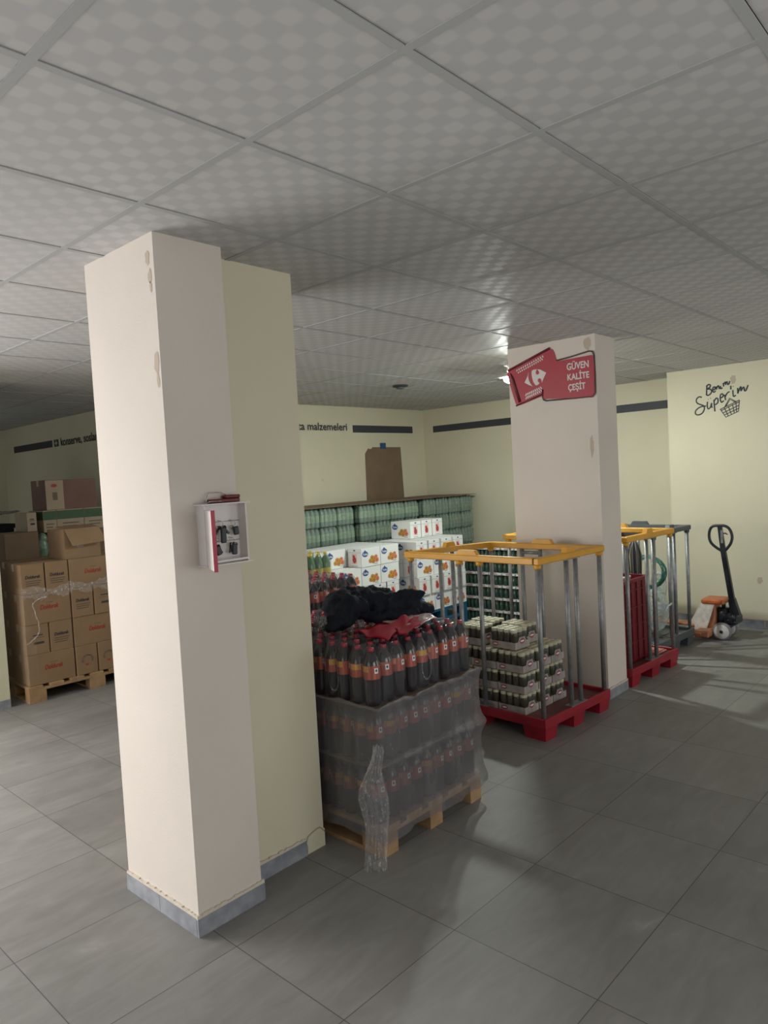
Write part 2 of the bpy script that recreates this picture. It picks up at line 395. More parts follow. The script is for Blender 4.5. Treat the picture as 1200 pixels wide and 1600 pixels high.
M_BULB = pm('lit_bulb', (1, 1, 1), 0.3, emit=(0.93, 1.0, 0.93), estr=1450.0)
M_FILM = film_mat('clear_shrink_film', (0.26, 0.27, 0.31), 0.055, 0.08, bump=0.22, bscale=14, stretch=(1.4, 1.4, 0.25), streak=0.10)
M_FILMW = film_mat('bottle_film', (0.40, 0.46, 0.42), 0.20, 0.2, bump=0.8, bscale=26, streak=0.25)
M_WRAP = film_mat('milky_stretch_wrap', (0.22, 0.213, 0.22), 0.40, 0.32, bump=0.35, bscale=7, stretch=(2, 2, 0.5), streak=0.12)
M_CRUMP = film_mat('crumpled_wrap', (0.80, 0.80, 0.83), 0.14, 0.20, bump=1.0, bscale=45, streak=0.45)
M_FILMC = film_mat('carton_wrap', (0.60, 0.52, 0.42), 0.06, 0.18, bump=0.3, bscale=12, streak=0.10)
M_CLEARB = film_mat('clear_plastic_sheet', (0.60, 0.70, 0.66), 0.35, 0.15, bump=1.0, bscale=30, streak=0.4)

# ------------------------------------------------------------------ room shell
def struct(name, mb, m):
    o = mb.build(name, m); o['kind'] = 'structure'; return o
XR, XB, YB, XL, YL = 8.08, 8.60, 6.95, 4.10, 11.2
struct('floor', MB().box(-2.6, 8.75, -2.6, 11.35, -0.1, 0.0), M_FLOOR)
# the ceiling: dark void above, tiles, and the bars of the grid
ct = MB()
x0s = [0.131+0.6*k for k in range(-5, 15)]; y0s = [0.475+0.6*k for k in range(-6, 19)]
ct.box(-2.6, 8.75, -2.6, 11.35, CEIL+0.03, CEIL+0.1, 1)
for a in x0s:
    for b_ in y0s:
        xa, xb, ya, yb = max(a+0.013, -2.5), min(a+0.587, 8.6), max(b_+0.0135, -2.5), min(b_+0.5850, 11.2)
        if xb > xa and yb > ya: ct.box(xa, xb, ya, yb, CEIL+0.002, CEIL+0.010, 0)
struct('ceiling', ct, [M_CEIL, M_DARK])
tb = MB()
for a in x0s: tb.box(a-0.0125, a+0.0125, -2.5, 11.2, CEIL-0.001, CEIL+0.004)
for b_ in y0s: tb.box(-2.5, 8.6, b_-0.0125, b_+0.0125, CEIL-0.0005, CEIL+0.0035)
struct('trim_1', tb, M_BAR)

struct('wall_back', MB().box(XL, XB+0.15, YB, YB+0.15, 0, CEIL+0.1), M_WALL)
struct('wall_right_back', MB().box(XB, XB+0.15, 3.046, YB, 0, CEIL+0.1), M_WALL)
struct('wall_right', MB().box(XR, XB+0.15, -2.6, 3.046, 0, CEIL+0.1), M_WALL)
struct('wall_left_inner', MB().box(XL, XL+0.12, YB+0.15, YL, 0, CEIL+0.1), M_WALL)
struct('wall_left_back', MB().box(0.9, XL+0.12, YL, YL+0.15, 0, CEIL+0.1), M_WALL)
struct('wall_left', MB().box(0.9, 2.27, 6.50, 6.70, 0, CEIL+0.1).box(0.9, 1.05, 6.70, YL, 0, CEIL+0.1), M_WALL)
# unseen walls with openings; the side and rear-left ones are added for the fills
def wall_with_hole(name, axis, pos, th, a0, a1, h0, h1, z0, z1):
    mb = MB()
    def bx(p, q, za, zb):
        if axis == 'y': mb.box(p, q, pos, pos+th, za, zb)
        else: mb.box(pos, pos+th, p, q, za, zb)
    bx(a0, h0, 0, CEIL+0.1); bx(h1, a1, 0, CEIL+0.1)
    if z0 > 0: bx(h0, h1, 0, z0)
    bx(h0, h1, z1, CEIL+0.1)
    return struct(name, mb, M_WALL)
wall_with_hole('wall_left_front', 'y', 6.50, 0.15, -2.6, 0.9, -1.95, 0.75, 0.0, 2.5)
wall_with_hole('wall_side', 'x', -2.65, 0.15, -2.6, 6.5, 0.4, 4.0, 0.4, 2.5)
wall_with_hole('wall_rear', 'y', -2.65, 0.15, 3.9, XR, 5.0, 7.6, 0.0, 2.5)
wall_with_hole('wall_rear_left', 'y', -2.65, 0.15, -2.6, 3.9, 0.3, 2.9, 0.5, 2.5)

def pillar(name, x0, x1, y0, y1, side_mat=None):
    return struct(name, MB().box(x0, x1, y0, y1, 0, CEIL+0.02), side_mat or M_PILL)
pillar('wall_pillar', 1.500, 1.812, 2.487, 3.045)
pillar('wall_pier', 1.812, 2.290, 2.610, 3.20, M_WALL)
pillar('wall_column', 5.090, 5.418, 2.440, 3.195)
# filler stains near the top of the near pillar
pt = MB()
def blob(mb, cx, cz, a, b, seed, fx):
    rnd = random.Random(seed); n = 16
    pts = []
    for k in range(n):
        t = 2*math.pi*k/n; q = 0.75+0.4*rnd.random()
        pts.append(fx(cx+a*q*math.cos(t), cz+b*q*math.sin(t)))
    mb.add(pts, [tuple(range(n))])
for cy, cz, a, b, s in ((2.53, 2.672, 0.016, 0.030, 1), (2.52, 2.60, 0.013, 0.030, 2), (2.518, 2.56, 0.009, 0.022, 3), (2.515, 2.27, 0.018, 0.05, 4), (2.51, 2.20, 0.010, 0.03, 5)):
    blob(pt, cy, cz, a, b, s, lambda y_, z_: (1.4992, y_, z_))
for cy, cz, a, b, s in ((2.50, 2.70, 0.03, 0.05, 6), (2.495, 1.93, 0.018, 0.09, 7)):
    blob(pt, cy, cz, a, b, s, lambda y_, z_: (5.0892, y_, z_))
blob(pt, 2.36, 2.60, 0.03, 0.05, 8, lambda y_, z_: (XR-0.0008, y_, z_))
blob(pt, 2.16, 0.50, 0.03, 0.04, 9, lambda y_, z_: (XR-0.0008, y_, z_))
struct('trim_2', pt, M_PATCH)
# rough plaster rim where the near pillar meets the ceiling
rim = MB()
rnd = random.Random(3)
def ragged(mb, p0, p1, out, z0, z1, amp, n=26, mi=0, thick=0.012):
    p0 = Vector(p0); p1 = Vector(p1); out = Vector(out)
    for k in range(n):
        a = p0.lerp(p1, k/n); b = p0.lerp(p1, (k+1)/n)
        h = z1+rnd.uniform(-amp, amp)
        P = [a, b, b+out*thick, a+out*thick]
        mb.add([(q.x, q.y, z0) for q in P]+[(q.x, q.y, h) for q in P], [(3, 2, 1, 0), (4, 5, 6, 7), (0, 1, 5, 4), (1, 2, 6, 5), (2, 3, 7, 6), (3, 0, 4, 7)], mi)
# skirting tiles with the ragged plaster above them
def skirt(name, segs, h=0.072, t=0.012, lip=True):
    mb = MB()
    for (a, b, n) in segs:
        a = Vector((*a, 0)); b = Vector((*b, 0)); n = Vector((*n, 0)); L_ = (b-a).length
        k = max(1, round(L_/0.30)); cur = 0
        for i in range(k):
            p = a.lerp(b, i/k+0.002); q = a.lerp(b, (i+1)/k-0.002)
            P = [p, q, q+n*t, p+n*t]
            mb.add([(v.x, v.y, 0) for v in P]+[(v.x, v.y, h) for v in P], [(3, 2, 1, 0), (4, 5, 6, 7), (0, 1, 5, 4), (1, 2, 6, 5), (2, 3, 7, 6), (3, 0, 4, 7)], 0)
        if lip: ragged(mb, a, b, n, h-0.001, h+0.012, 0.0035, mi=1, thick=t*0.8)
    return struct(name, mb, [M_SKIRT, M_GROUTLIP])
skirt('baseboard_pillar', [((1.500, 3.045), (1.500, 2.487), (-1, 0)), ((1.488, 2.487), (1.822, 2.487), (0, -1))])
skirt('baseboard_pier', [((1.812, 2.610), (2.17, 2.610), (0, -1))])
skirt('baseboard_column', [((5.090, 2.440), (5.418, 2.440), (0, -1)), ((5.090, 3.195), (5.090, 2.440), (-1, 0))])
skirt('baseboard_right', [((XR, 3.046), (XR, -2.5), (-1, 0))], h=0.085)
skirt('baseboard_back', [((XL, YB), (XB, YB), (0, -1)), ((XB, 3.2), (XB, YB), (-1, 0))], lip=False)
skirt('baseboard_left', [((0.9, 6.50), (2.27, 6.50), (0, -1))], lip=False)

pb_ = MB()
pb_.prism([(2.172, 2.610, 0.0), (2.292, 2.610, 0.0), (2.292, 2.610, 0.085), (2.25, 2.610, 0.098), (2.20, 2.610, 0.088), (2.176, 2.610, 0.075)], (0, -0.006, 0), 0)
pb_.tube([(2.174, 2.602, 0.0), (2.178, 2.602, 0.035), (2.172, 2.602, 0.06), (2.185, 2.602, 0.085), (2.22, 2.602, 0.096), (2.262, 2.602, 0.102), (2.29, 2.602, 0.070)], 0.0022, 5, 1)
struct('trim_4', pb_, [M_WALL, M_PATCH])
# dark painted stripes and the lettering on the walls
st = MB()
e_ = 0.004
for (a, b_) in ((7.06, 8.33),): st.box(a, b_, YB-e_, YB, 2.415, 2.515)
st.box(XB-e_, XB, 3.10, 6.765, 2.412, 2.508)
st.box(XL-e_, XL, 9.56, 10.83, 2.41, 2.50)
st.box(2.8, 4.03, YL-e_, YL, 2.41, 2.50)
struct('trim_3', st, M_STRIPE)
lt = MB()
put_text(lt, 'pasta malzemeleri', (5.885, YB-e_, 2.41), (1, 0, 0), (0, 0, 1), 1.06, 0.125, fat=0.004)
tag(lt.build('wall_lettering', M_STRIPE), 'dark lettering "pasta malzemeleri" on the cream wall above the green bottles', 'lettering', 'wall lettering')
wl = thing('wall_lettering', 'dark lettering "konserve, soslar" on the shaded wall above the cardboard boxes', 'lettering', (XL, 9.3, 2.4), 0, 'wall lettering')
lt = MB(); lt.box(-e_, 0, 0.07, 0.20, 0.01, 0.10).box(-e_-0.002, -e_, 0.10, 0.17, 0.046, 0.064, 1).box(-e_-0.002, -e_, 0.126, 0.144, 0.025, 0.085, 1)
lt.build('cross_icon', [M_STRIPE, M_WALL], wl)
lt = MB(); put_text(lt, 'konserve, soslar', (-e_, 0.0, -0.005), (0, -1, 0), (0, 0, 1), 1.0, 0.115, fat=0.003)
lt.build('letters', M_STRIPE, wl)

# hand-drawn slogan on the right wall
BENIM = [[(2.623,2.572),(2.63,2.474)],[(2.63,2.56),(2.606,2.578),(2.588,2.568),(2.594,2.547),(2.618,2.531),(2.592,2.528),(2.577,2.505),(2.588,2.479),(2.615,2.464),(2.635,2.477)],[(2.564,2.514),(2.543,2.522),(2.543,2.544),(2.561,2.54),(2.567,2.509),(2.554,2.491),(2.536,2.503)],[(2.53,2.547),(2.526,2.515)],[(2.526,2.533),(2.509,2.553),(2.502,2.538),(2.497,2.517)],[(2.486,2.547),(2.485,2.52),(2.467,2.526)],[(2.458,2.575),(2.454,2.538)],[(2.456,2.559),(2.437,2.583),(2.433,2.551)],[(2.433,2.567),(2.42,2.584),(2.413,2.554),(2.4,2.563),(2.394,2.588)],[(2.68,2.45),(2.709,2.458),(2.736,2.432),(2.727,2.392),(2.665,2.359),(2.658,2.32),(2.683,2.279),(2.726,2.267),(2.752,2.286),(2.74,2.323),(2.691,2.351),(2.639,2.353)],[(2.622,2.397),(2.626,2.354),(2.617,2.321),(2.595,2.335),(2.581,2.377),(2.582,2.339),(2.572,2.333)],[(2.613,2.42),(2.611,2.424)],[(2.592,2.432),(2.589,2.434)],[(2.557,2.411),(2.554,2.347),(2.55,2.287)],[(2.555,2.395),(2.533,2.425),(2.516,2.412),(2.52,2.375),(2.546,2.357)],[(2.493,2.42),(2.467,2.433),(2.466,2.46),(2.487,2.457),(2.493,2.41),(2.481,2.376),(2.458,2.39)],[(2.449,2.452),(2.44,2.393)],[(2.442,2.43),(2.421,2.465),(2.398,2.478)],[(2.384,2.537),(2.385,2.498)],[(2.365,2.49),(2.364,2.442),(2.357,2.423),(2.337,2.434)],[(2.362,2.529),(2.36,2.526)],[(2.318,2.505),(2.317,2.447)],[(2.319,2.448),(2.288,2.517),(2.287,2.47)],[(2.287,2.47),(2.261,2.509),(2.252,2.471),(2.238,2.475),(2.217,2.524)]]
BASKL = [[(2.496,2.303),(2.304,2.38)],[(2.487,2.289),(2.307,2.362)],[(2.494,2.303),(2.443,2.215),(2.317,2.264),(2.304,2.378)],[(2.45,2.325),(2.4,2.412),(2.334,2.365)],[(2.44,2.324),(2.395,2.399),(2.349,2.362)],[(2.467,2.263),(2.313,2.326)],[(2.455,2.24),(2.315,2.295)],[(2.455,2.315),(2.418,2.226)],[(2.415,2.327),(2.387,2.239)],[(2.374,2.343),(2.357,2.249)],[(2.339,2.361),(2.335,2.26)]]
def spline(pts, k=5):
    if len(pts) < 3: return pts
    out = []
    for i in range(len(pts)-1):
        p0 = pts[max(i-1, 0)]; p1 = pts[i]; p2 = pts[i+1]; p3 = pts[min(i+2, len(pts)-1)]
        for j in range(k):
            t = j/k
            out.append(tuple(0.5*((2*p1[d])+(-p0[d]+p2[d])*t+(2*p0[d]-5*p1[d]+4*p2[d]-p3[d])*t*t+(-p0[d]+3*p1[d]-3*p2[d]+p3[d])*t**3) for d in range(len(p1))))
    out.append(pts[-1]); return out
sl = thing('wall_slogan', 'handwritten slogan "Benim Süper\'im" with a drawn basket on the right wall', 'lettering', (XR, 2.48, 2.4))
def strokes(name, data, w, par, sm=True):
    mb = MB()
    for s in data:
        p = spline(s) if sm else s
        mb.tube([(-0.001, a-2.48, b-2.4) for a, b in p], w, 6)
    return mb.build(name, M_SLATE, par)
strokes('handwriting', BENIM, 0.0070, sl)
strokes('basket_drawing', BASKL, 0.0042, sl, False)

# ------------------------------------------------------------------ red sign on the column
sg = thing('wall_sign', 'red sign with a shopping basket and white words fixed high on the column', 'sign', (5.09, 2.8, 2.45))
o_ = Vector((5.09, 2.8, 2.45))
def P2(l, x): return [(x, a-2.8, b-2.45) for a, b in l]
BASK = [(3.204,2.586),(3.021,2.642),(2.812,2.707),(2.783,2.697),(2.752,2.589),(2.81,2.367),(2.882,2.355),(3.102,2.299),(3.13,2.305),(3.144,2.331),(3.203,2.545)]
MB().prism(smooth_poly(P2(BASK, 0.0), 1), (-0.006, 0, 0)).build('basket_panel', M_SIGNR, sg)
rimb = MB()
rimb.tube(P2([(3.195,2.590),(3.02,2.646),(2.812,2.711)], -0.006), 0.010, 6).tube(P2([(3.135,2.300),(2.89,2.365)], -0.006), 0.006, 6)
rimb.tube(P2([(3.173,2.567),(3.155,2.52),(3.098,2.325)], -0.006), [0.004, 0.012, 0.012], 6)
rimb.build('basket_rim', M_SIGND, sg)
def lerp2(a, b, t): return (a[0]+(b[0]-a[0])*t, a[1]+(b[1]-a[1])*t)
def slotrow(a, b, c, d, n):
    slots = MB()
    for k in range(n):
        t = (k+0.5)/n
        p = lerp2(a, b, t); q = lerp2(c, d, t)
        dy = 0.0052
        sk = (0.5-t)*0.012
        slots.prism(P2([(p[0]+dy-sk, p[1]), (p[0]-dy-sk, p[1]), (q[0]-dy+sk, q[1]), (q[0]+dy+sk, q[1])], -0.0062), (-0.001, 0, 0))
    slots.build('slot_row', M_SIGNW, sg)
slotrow((3.125,2.585), (2.862,2.668), (3.118,2.571), (2.868,2.652), 13)
slotrow((3.112,2.566), (2.868,2.646), (3.104,2.554), (2.875,2.632), 13)
slotrow((3.048,2.386), (2.893,2.428), (3.046,2.366), (2.893,2.410), 9)
slotrow((3.045,2.361), (2.893,2.404), (3.045,2.340), (2.890,2.386), 9)
slots = MB()
for k in range(6):
    t = k/5; c = lerp2((3.160,2.512), (3.118,2.390), t)
    slots.prism(P2([(c[0]+0.010, c[1]+0.008), (c[0]-0.008, c[1]+0.004), (c[0]-0.010, c[1]-0.008), (c[0]+0.006, c[1]-0.005)], -0.0062), (-0.001, 0, 0))
slots.build('slot_row', M_SIGNW, sg)
LOGO_L = [(3.006,2.556),(3.017,2.523),(3.047,2.476),(3.015,2.455),(2.975,2.436),(2.995,2.463),(3.008,2.492),(3.012,2.523)]
LOGO_R = [(2.98,2.542),(2.977,2.558),(2.963,2.566),(2.932,2.566),(2.937,2.556),(2.943,2.544),(2.94,2.53),(2.927,2.523),(2.913,2.528),(2.911,2.542),(2.921,2.557),(2.928,2.565),(2.902,2.56),(2.85,2.528),(2.873,2.491),(2.891,2.455),(2.893,2.473),(2.9,2.488),(2.913,2.493),(2.925,2.487),(2.928,2.476),(2.922,2.464),(2.912,2.457),(2.919,2.448),(2.939,2.44),(2.952,2.446),(2.968,2.473),(2.977,2.508)]
MB().prism(P2(LOGO_L, -0.0062), (-0.0012, 0, 0)).prism(P2(LOGO_R, -0.0062), (-0.0012, 0, 0)).build('emblem', M_SIGNW, sg)
BOARD = [(2.875,2.612),(2.470,2.606),(2.452,2.60),(2.448,2.585),(2.452,2.305),(2.470,2.287),(2.865,2.322),(2.887,2.334),(2.885,2.40)]
MB().prism(P2([(2.80,2.600),(2.47,2.606),(2.452,2.598),(2.446,2.580),(2.452,2.312),(2.475,2.292),(2.87,2.325),(2.884,2.340),(2.868,2.42)], -0.006), (-0.007, 0, 0)).build('word_board', M_SIGNR, sg)
MB().tube(P2([(2.755,2.608),(2.64,2.618),(2.485,2.638),(2.458,2.630),(2.447,2.605),(2.440,2.45),(2.448,2.325),(2.472,2.300),(2.60,2.302),(2.86,2.310),(2.882,2.320),(2.890,2.345),(2.888,2.40)], -0.010), 0.0055, 6).build('board_outline', M_SIGNK, sg)
wd = MB()
for t_, y_, z_, w_, h_ in (('GÜVEN', 2.668, 2.520, 0.178, 0.062), ('KALİTE', 2.665, 2.443, 0.176, 0.062), ('ÇEŞİT', 2.663, 2.351, 0.140, 0.076)):
    put_text(wd, t_, (-0.0135, y_-2.8, z_-2.45), (0, -1, 0), (0, 0.0, 1), w_, h_, fat=0.0018)
wd.build('lettering', M_SIGNW, sg)

# ------------------------------------------------------------------ ceiling lamp and detector
lp = thing('ceiling_lamp', 'lit bulb under a small white shade behind the column with the red sign', 'lamp', (5.805, 3.638, CEIL))
MB().lathe([(0.045, -0.001), (0.045, -0.012), (0.018, -0.02), (0.018, -0.075)], 16).build('lamp_base', M_WHITEM, lp)
MB().lathe([(0.020, -0.070), (0.050, -0.074), (0.150, -0.125), (0.152, -0.128), (0.050, -0.080), (0.020, -0.078)], 28, cap=False).build('shade', M_WHITEM, lp)
MB().lathe([(0.014, -0.082), (0.045, -0.095), (0.056, -0.122), (0.048, -0.150), (0.02, -0.168), (0.002, -0.172)], 20).build('bulb', M_BULB, lp)
dt = thing('smoke_detector', 'small dark round detector under the back ceiling', 'detector', (5.95, 5.10, CEIL))
MB().lathe([(0.085, -0.001), (0.085, -0.014), (0.075, -0.020), (0.05, -0.021)], 20).build('rim', M_BLACK, dt)
MB().lathe([(0.045, -0.018), (0.045, -0.036), (0.02, -0.042)], 20).build('sensor', M_GREYPL, dt)

# ------------------------------------------------------------------ cardboard taped on the back wall
cb = thing('cardboard_sheet', 'torn brown cardboard sheet taped to the back wall above the green bottles', 'cardboard', (7.66, YB, 1.85))
MB().prism([(-0.40, -0.001, -0.42), (0.40, -0.001, -0.42), (0.37, -0.001, 0.36), (-0.23, -0.001, 0.362), (-0.24, -0.001, 0.345), (-0.28, -0.001, 0.335), (-0.32, -0.001, 0.345), (-0.36, -0.001, 0.30), (-0.385, -0.001, 0.27)], (0, -0.005, 0)).build('sheet', M_CARD2, cb)
MB().box(-0.07, 0.05, -0.009, -0.006, 0.335, 0.42).build('tape', M_BLUET, cb)

# ------------------------------------------------------------------ pallets
def wooden_pallet(label, loc, rz, lx, ly, group='wooden pallets'):
    """blocks and bottom boards run along y"""
    t = thing('wooden_pallet', label, 'pallet', loc, rz, group)
    bw = 0.10; xs = [0.0, lx/2-bw/2, lx-bw]; ys = [0.0, ly/2-0.0725, ly-0.145]
    for x in xs: MB().box(x, x+bw, 0, ly, 0, 0.020, bev=0.002).build('bottom_board', M_WOOD, t)
    for x in xs:
        for y in ys: MB().box(x, x+bw, y, y+0.145, 0.020, 0.100, bev=0.002).build('block', M_WOOD, t)
    for y in ys: MB().box(0, lx, y, y+0.12, 0.100, 0.120, bev=0.002).build('stringer_board', M_WOOD, t)
    n = 5; w = 0.12
    for k in range(n):
        x = (lx-w)*k/(n-1); MB().box(x, x+w, 0, ly, 0.120, 0.142, bev=0.002).build('deck_board', M_WOOD, t)
    return t
def wooden_pallet_x(label, loc, rz, lx, ly):
    """boards run along x"""
    t = thing('wooden_pallet', label, 'pallet', loc, rz, 'wooden pallets')
    bw = 0.10; ys = [0.0, ly/2-bw/2, ly-bw]; xs = [0.0, lx/2-0.0725, lx-0.145]
    for y in ys: MB().box(0, lx, y, y+bw, 0.100, 0.120, bev=0.002).build('stringer_board', M_WOOD, t)
    for x in xs:
        MB().box(x, x+0.145, 0, ly, 0, 0.020, bev=0.002).build('bottom_board', M_WOOD, t)
        for y in ys: MB().box(x, x+0.145, y, y+bw, 0.020, 0.100, bev=0.002).build('block', M_WOOD, t)
    for k in range(7):
        x = (lx-0.12)*k/6; MB().box(x, x+0.12, 0, ly, 0.120, 0.142, bev=0.002).build('deck_board', M_WOOD, t)
    return t

# ------------------------------------------------------------------ bottle packs
R = 0.0428
def prof_bottle(r_, h):
    return [(r_*0.72, 0), (r_*0.96, 0.008), (r_, 0.03), (r_*0.97, 0.10*h/0.27), (r_, 0.15*h/0.27), (r_*0.98, 0.165*h/0.27), (r_*0.985, 0.20*h/0.27), (r_*0.78, 0.225*h/0.27), (r_*0.42, 0.25*h/0.27), (r_*0.30, 0.262*h/0.27)]
def make_bottle(m_body, m_label, m_cap, r_, h, lz0, lz1, parent, loc, rz, patch=None, band=None, n=14):
    b = MB().lathe(prof_bottle(r_, h), n).build('bottle', m_body, parent, loc); b.rotation_euler = (0, 0, rz)
    MB().lathe([(r_*0.36, 0.250*h/0.27), (r_*0.36, 0.272*h/0.27), (r_*0.32, 0.274*h/0.27)], 12).build('cap', m_cap, b)
    lm = MB().lathe([(r_*1.004, lz0), (r_*1.004, lz1)], n, cap=False)
    mats = [m_label]
    if band:
        z0 = lz0+(lz1-lz0)*0.55
        P = []; F = []
        ks = range(-2, 3)
        for sgn in (0, math.pi):
            n0 = len(P)
            for k in ks:
                a = sgn+k*0.33; P += [(r_*1.010*math.cos(a), r_*1.010*math.sin(a), z0), (r_*1.010*math.cos(a), r_*1.010*math.sin(a), lz1-0.002)]
            F += [(n0+2*i, n0+2*i+2, n0+2*i+3, n0+2*i+1) for i in range(4)]
        lm.add(P, F, 1, True); mats.append(band)
    if patch:
        for sgn in (1.57, 4.71):
            P = []; zc = (lz0+lz1)/2+0.006
            for k in (-1, 0, 1):
                a = sgn+k*0.22; P += [(r_*1.014*math.cos(a), r_*1.014*math.sin(a), zc-0.010), (r_*1.014*math.cos(a), r_*1.014*math.sin(a), zc+0.016)]
            lm.add(P, [(0, 2, 3, 1), (2, 4, 5, 3)], 2, True)
            a = sgn; rr = r_*1.022
            q = [(rr*math.cos(a+s*0.13), rr*math.sin(a+s*0.13), zc+dz) for s, dz in ((0, -0.004), (1, 0.004), (0, 0.012), (-1, 0.004))]
            lm.add(q, [(0, 1, 2, 3)], 3)
        while len(mats) < 2: mats.append(m_label)
        mats += [patch, M_INKK]
    lm.build('label', mats, b)
    return b
def film_box(x0, x1, y0, y1, z0, z1, zs, ins, seed, handle=False):
    """wrinkled shrink film round a block of bottles, drawn in over the shoulders"""
    rn = random.Random(seed); P = []; rows = [(z0, 0.0), (z0+(zs-z0)*0.33, 0.001), (z0+(zs-z0)*0.66, -0.001), (zs, 0.0), ((zs+z1)/2, ins*0.5), (z1, ins)]
    n = 10
    base = []
    def side(a, b):
        for k in range(n): base.append((a[0]+(b[0]-a[0])*k/n, a[1]+(b[1]-a[1])*k/n))
    c = 0.02
    side((x0+c, y0), (x1-c, y0)); side((x1, y0+c), (x1, y1-c)); side((x1-c, y1), (x0+c, y1)); side((x0, y1-c), (x0, y0+c))
    cx, cy = (x0+x1)/2, (y0+y1)/2
    m_ = len(base)
    for z, i in rows:
        for (a, b) in base:
            w = rn.uniform(-0.0003, 0.0003)
            d = Vector((a-cx, b-cy)); sx = (abs(a-cx)-i+w)/max(abs(a-cx), 1e-6) if abs(a-cx) > 0.03 else 1; sy = (abs(b-cy)-i+w)/max(abs(b-cy), 1e-6) if abs(b-cy) > 0.03 else 1
            P.append((cx+(a-cx)*sx, cy+(b-cy)*sy, z+(rn.uniform(-0.004, 0.0) if z == z1 else 0)))
    F = []
    for r_ in range(len(rows)-1):
        for k in range(m_): F.append((r_*m_+k, r_*m_+(k+1) % m_, (r_+1)*m_+(k+1) % m_, (r_+1)*m_+k))
    P.append((cx, cy, z1-0.004)); t = len(P)-1; b0 = (len(rows)-1)*m_
    for k in range(m_): F.append((b0+k, b0+(k+1) % m_, t))
    mb = MB().add(P, F, 0, True)
    if handle:
        zc = (z0+zs)/2; n_ = 20
        def ann(fn):
            P2_ = []
            for k in range(n_):
                a = 2*math.pi*k/n_
                for q in (1.0, 1.14): P2_.append(fn(q*math.cos(a), q*math.sin(a)))
            mb.add(P2_, [(2*k, 2*((k+1) % n_), 2*((k+1) % n_)+1, 2*k+1) for k in range(n_)], 1)
        for yy in (y0-0.0004, y1+0.0004): ann(lambda a, b: (cx+0.034*a, yy, zc+0.060*b))
        for xx in (x0-0.0004, x1+0.0004): ann(lambda a, b: (xx, cy+0.032*a, zc+0.060*b))
    return mb
def bottle_pack(kind, nx, ny, name, cat, m_body, m_label, m_cap, r_, h, lz, film, band=None, patch=None, handle=False, seed=1, n=14):
    t = thing(name, 'pack', cat)
    rn = random.Random(seed); d = r_*2.03
    first = None
    for i in range(nx):
        for j in range(ny):
            loc = ((i+0.5)*d, (j+0.5)*d, 0); rz = rn.uniform(0, 6.28)
            if first is None:
                first = make_bottle(m_body, m_label, m_cap, r_, h, lz[0], lz[1], t, loc, rz, patch, band, n)
            else:
                b = dup(first, t); b.location = loc; b.rotation_euler = (0, 0, rz); CH[t.name].append(b)
    film_box(-0.001, nx*d+0.001, -0.001, ny*d+0.001, 0.001, h*1.012, h*0.80, r_*0.55, seed, handle).build('shrink_film', [film, M_CRUMP], t)
    return t
def place(proto, loc, label, group=None, rz=0.0, first=[]):
    if proto.name not in first:
        first.append(proto.name); o = proto
    else:
        o = dup(proto); 
    o.location = loc; o.rotation_euler = (0, 0, rz); o['label'] = label
    if group: o['group'] = group
    return o

TH = 0.283
ORD = ['front', 'second', 'third', 'fourth', 'fifth', 'sixth']
TIER = {3: ['bottom', 'middle', 'top'], 4: ['bottom', 'second', 'third', 'top'], 5: ['bottom', 'second', 'third', 'fourth', 'top']}
colaA = bottle_pack('a', 3, 2, 'cola_bottle_pack', 'drinks pack', M_COLA, M_LABEL, M_CAP, R, 0.270, (0.130, 0.195), M_FILM, M_GOLD, M_WHITEP, False, 11)
colaB = bottle_pack('b', 3, 2, 'cola_bottle_pack', 'drinks pack', M_COLA, M_LABEL, M_CAP, R, 0.270, (0.130, 0.195), M_FILM, M_GOLD, M_WHITEP, True, 12)
wooden_pallet('wooden pallet on the tiled floor under the wrapped cola beside the pier', (2.368, 2.278, 0), 0, 0.79, 1.13)
PX, PY = 2.375, 2.300
COLN = ['left', 'middle', 'right']
for tier in range(3):
    z = 0.1425+0.283*tier
    for j in range(6):
        for i in range(3):
            if tier < 2 and not (i == 0 or j == 0 or i == 2 or j == 5): continue
            pr = colaB if (i+j+tier) % 2 else colaA
            place(pr, (PX+i*0.2660+random.uniform(-0.0008, 0.0008), PY+j*0.1785, z),
                  'six-pack of cola, %s tier on the wrapped pallet, %s row, %s column' % (TIER[3][tier], ORD[j], COLN[i]), 'cola packs on the front pallet')
for tier in range(1, 3):
    z = 0.1425+0.283*tier-0.0042
    tag(MB().box(PX-0.012, PX+0.806, PY-0.012, PY+1.075, z, z+0.003).build('layer_sheet', M_CARD2),
        'thin card sheet under the %s tier of cola on the wrapped pallet' % TIER[3][tier], 'cardboard', 'card sheets between the cola tiers')

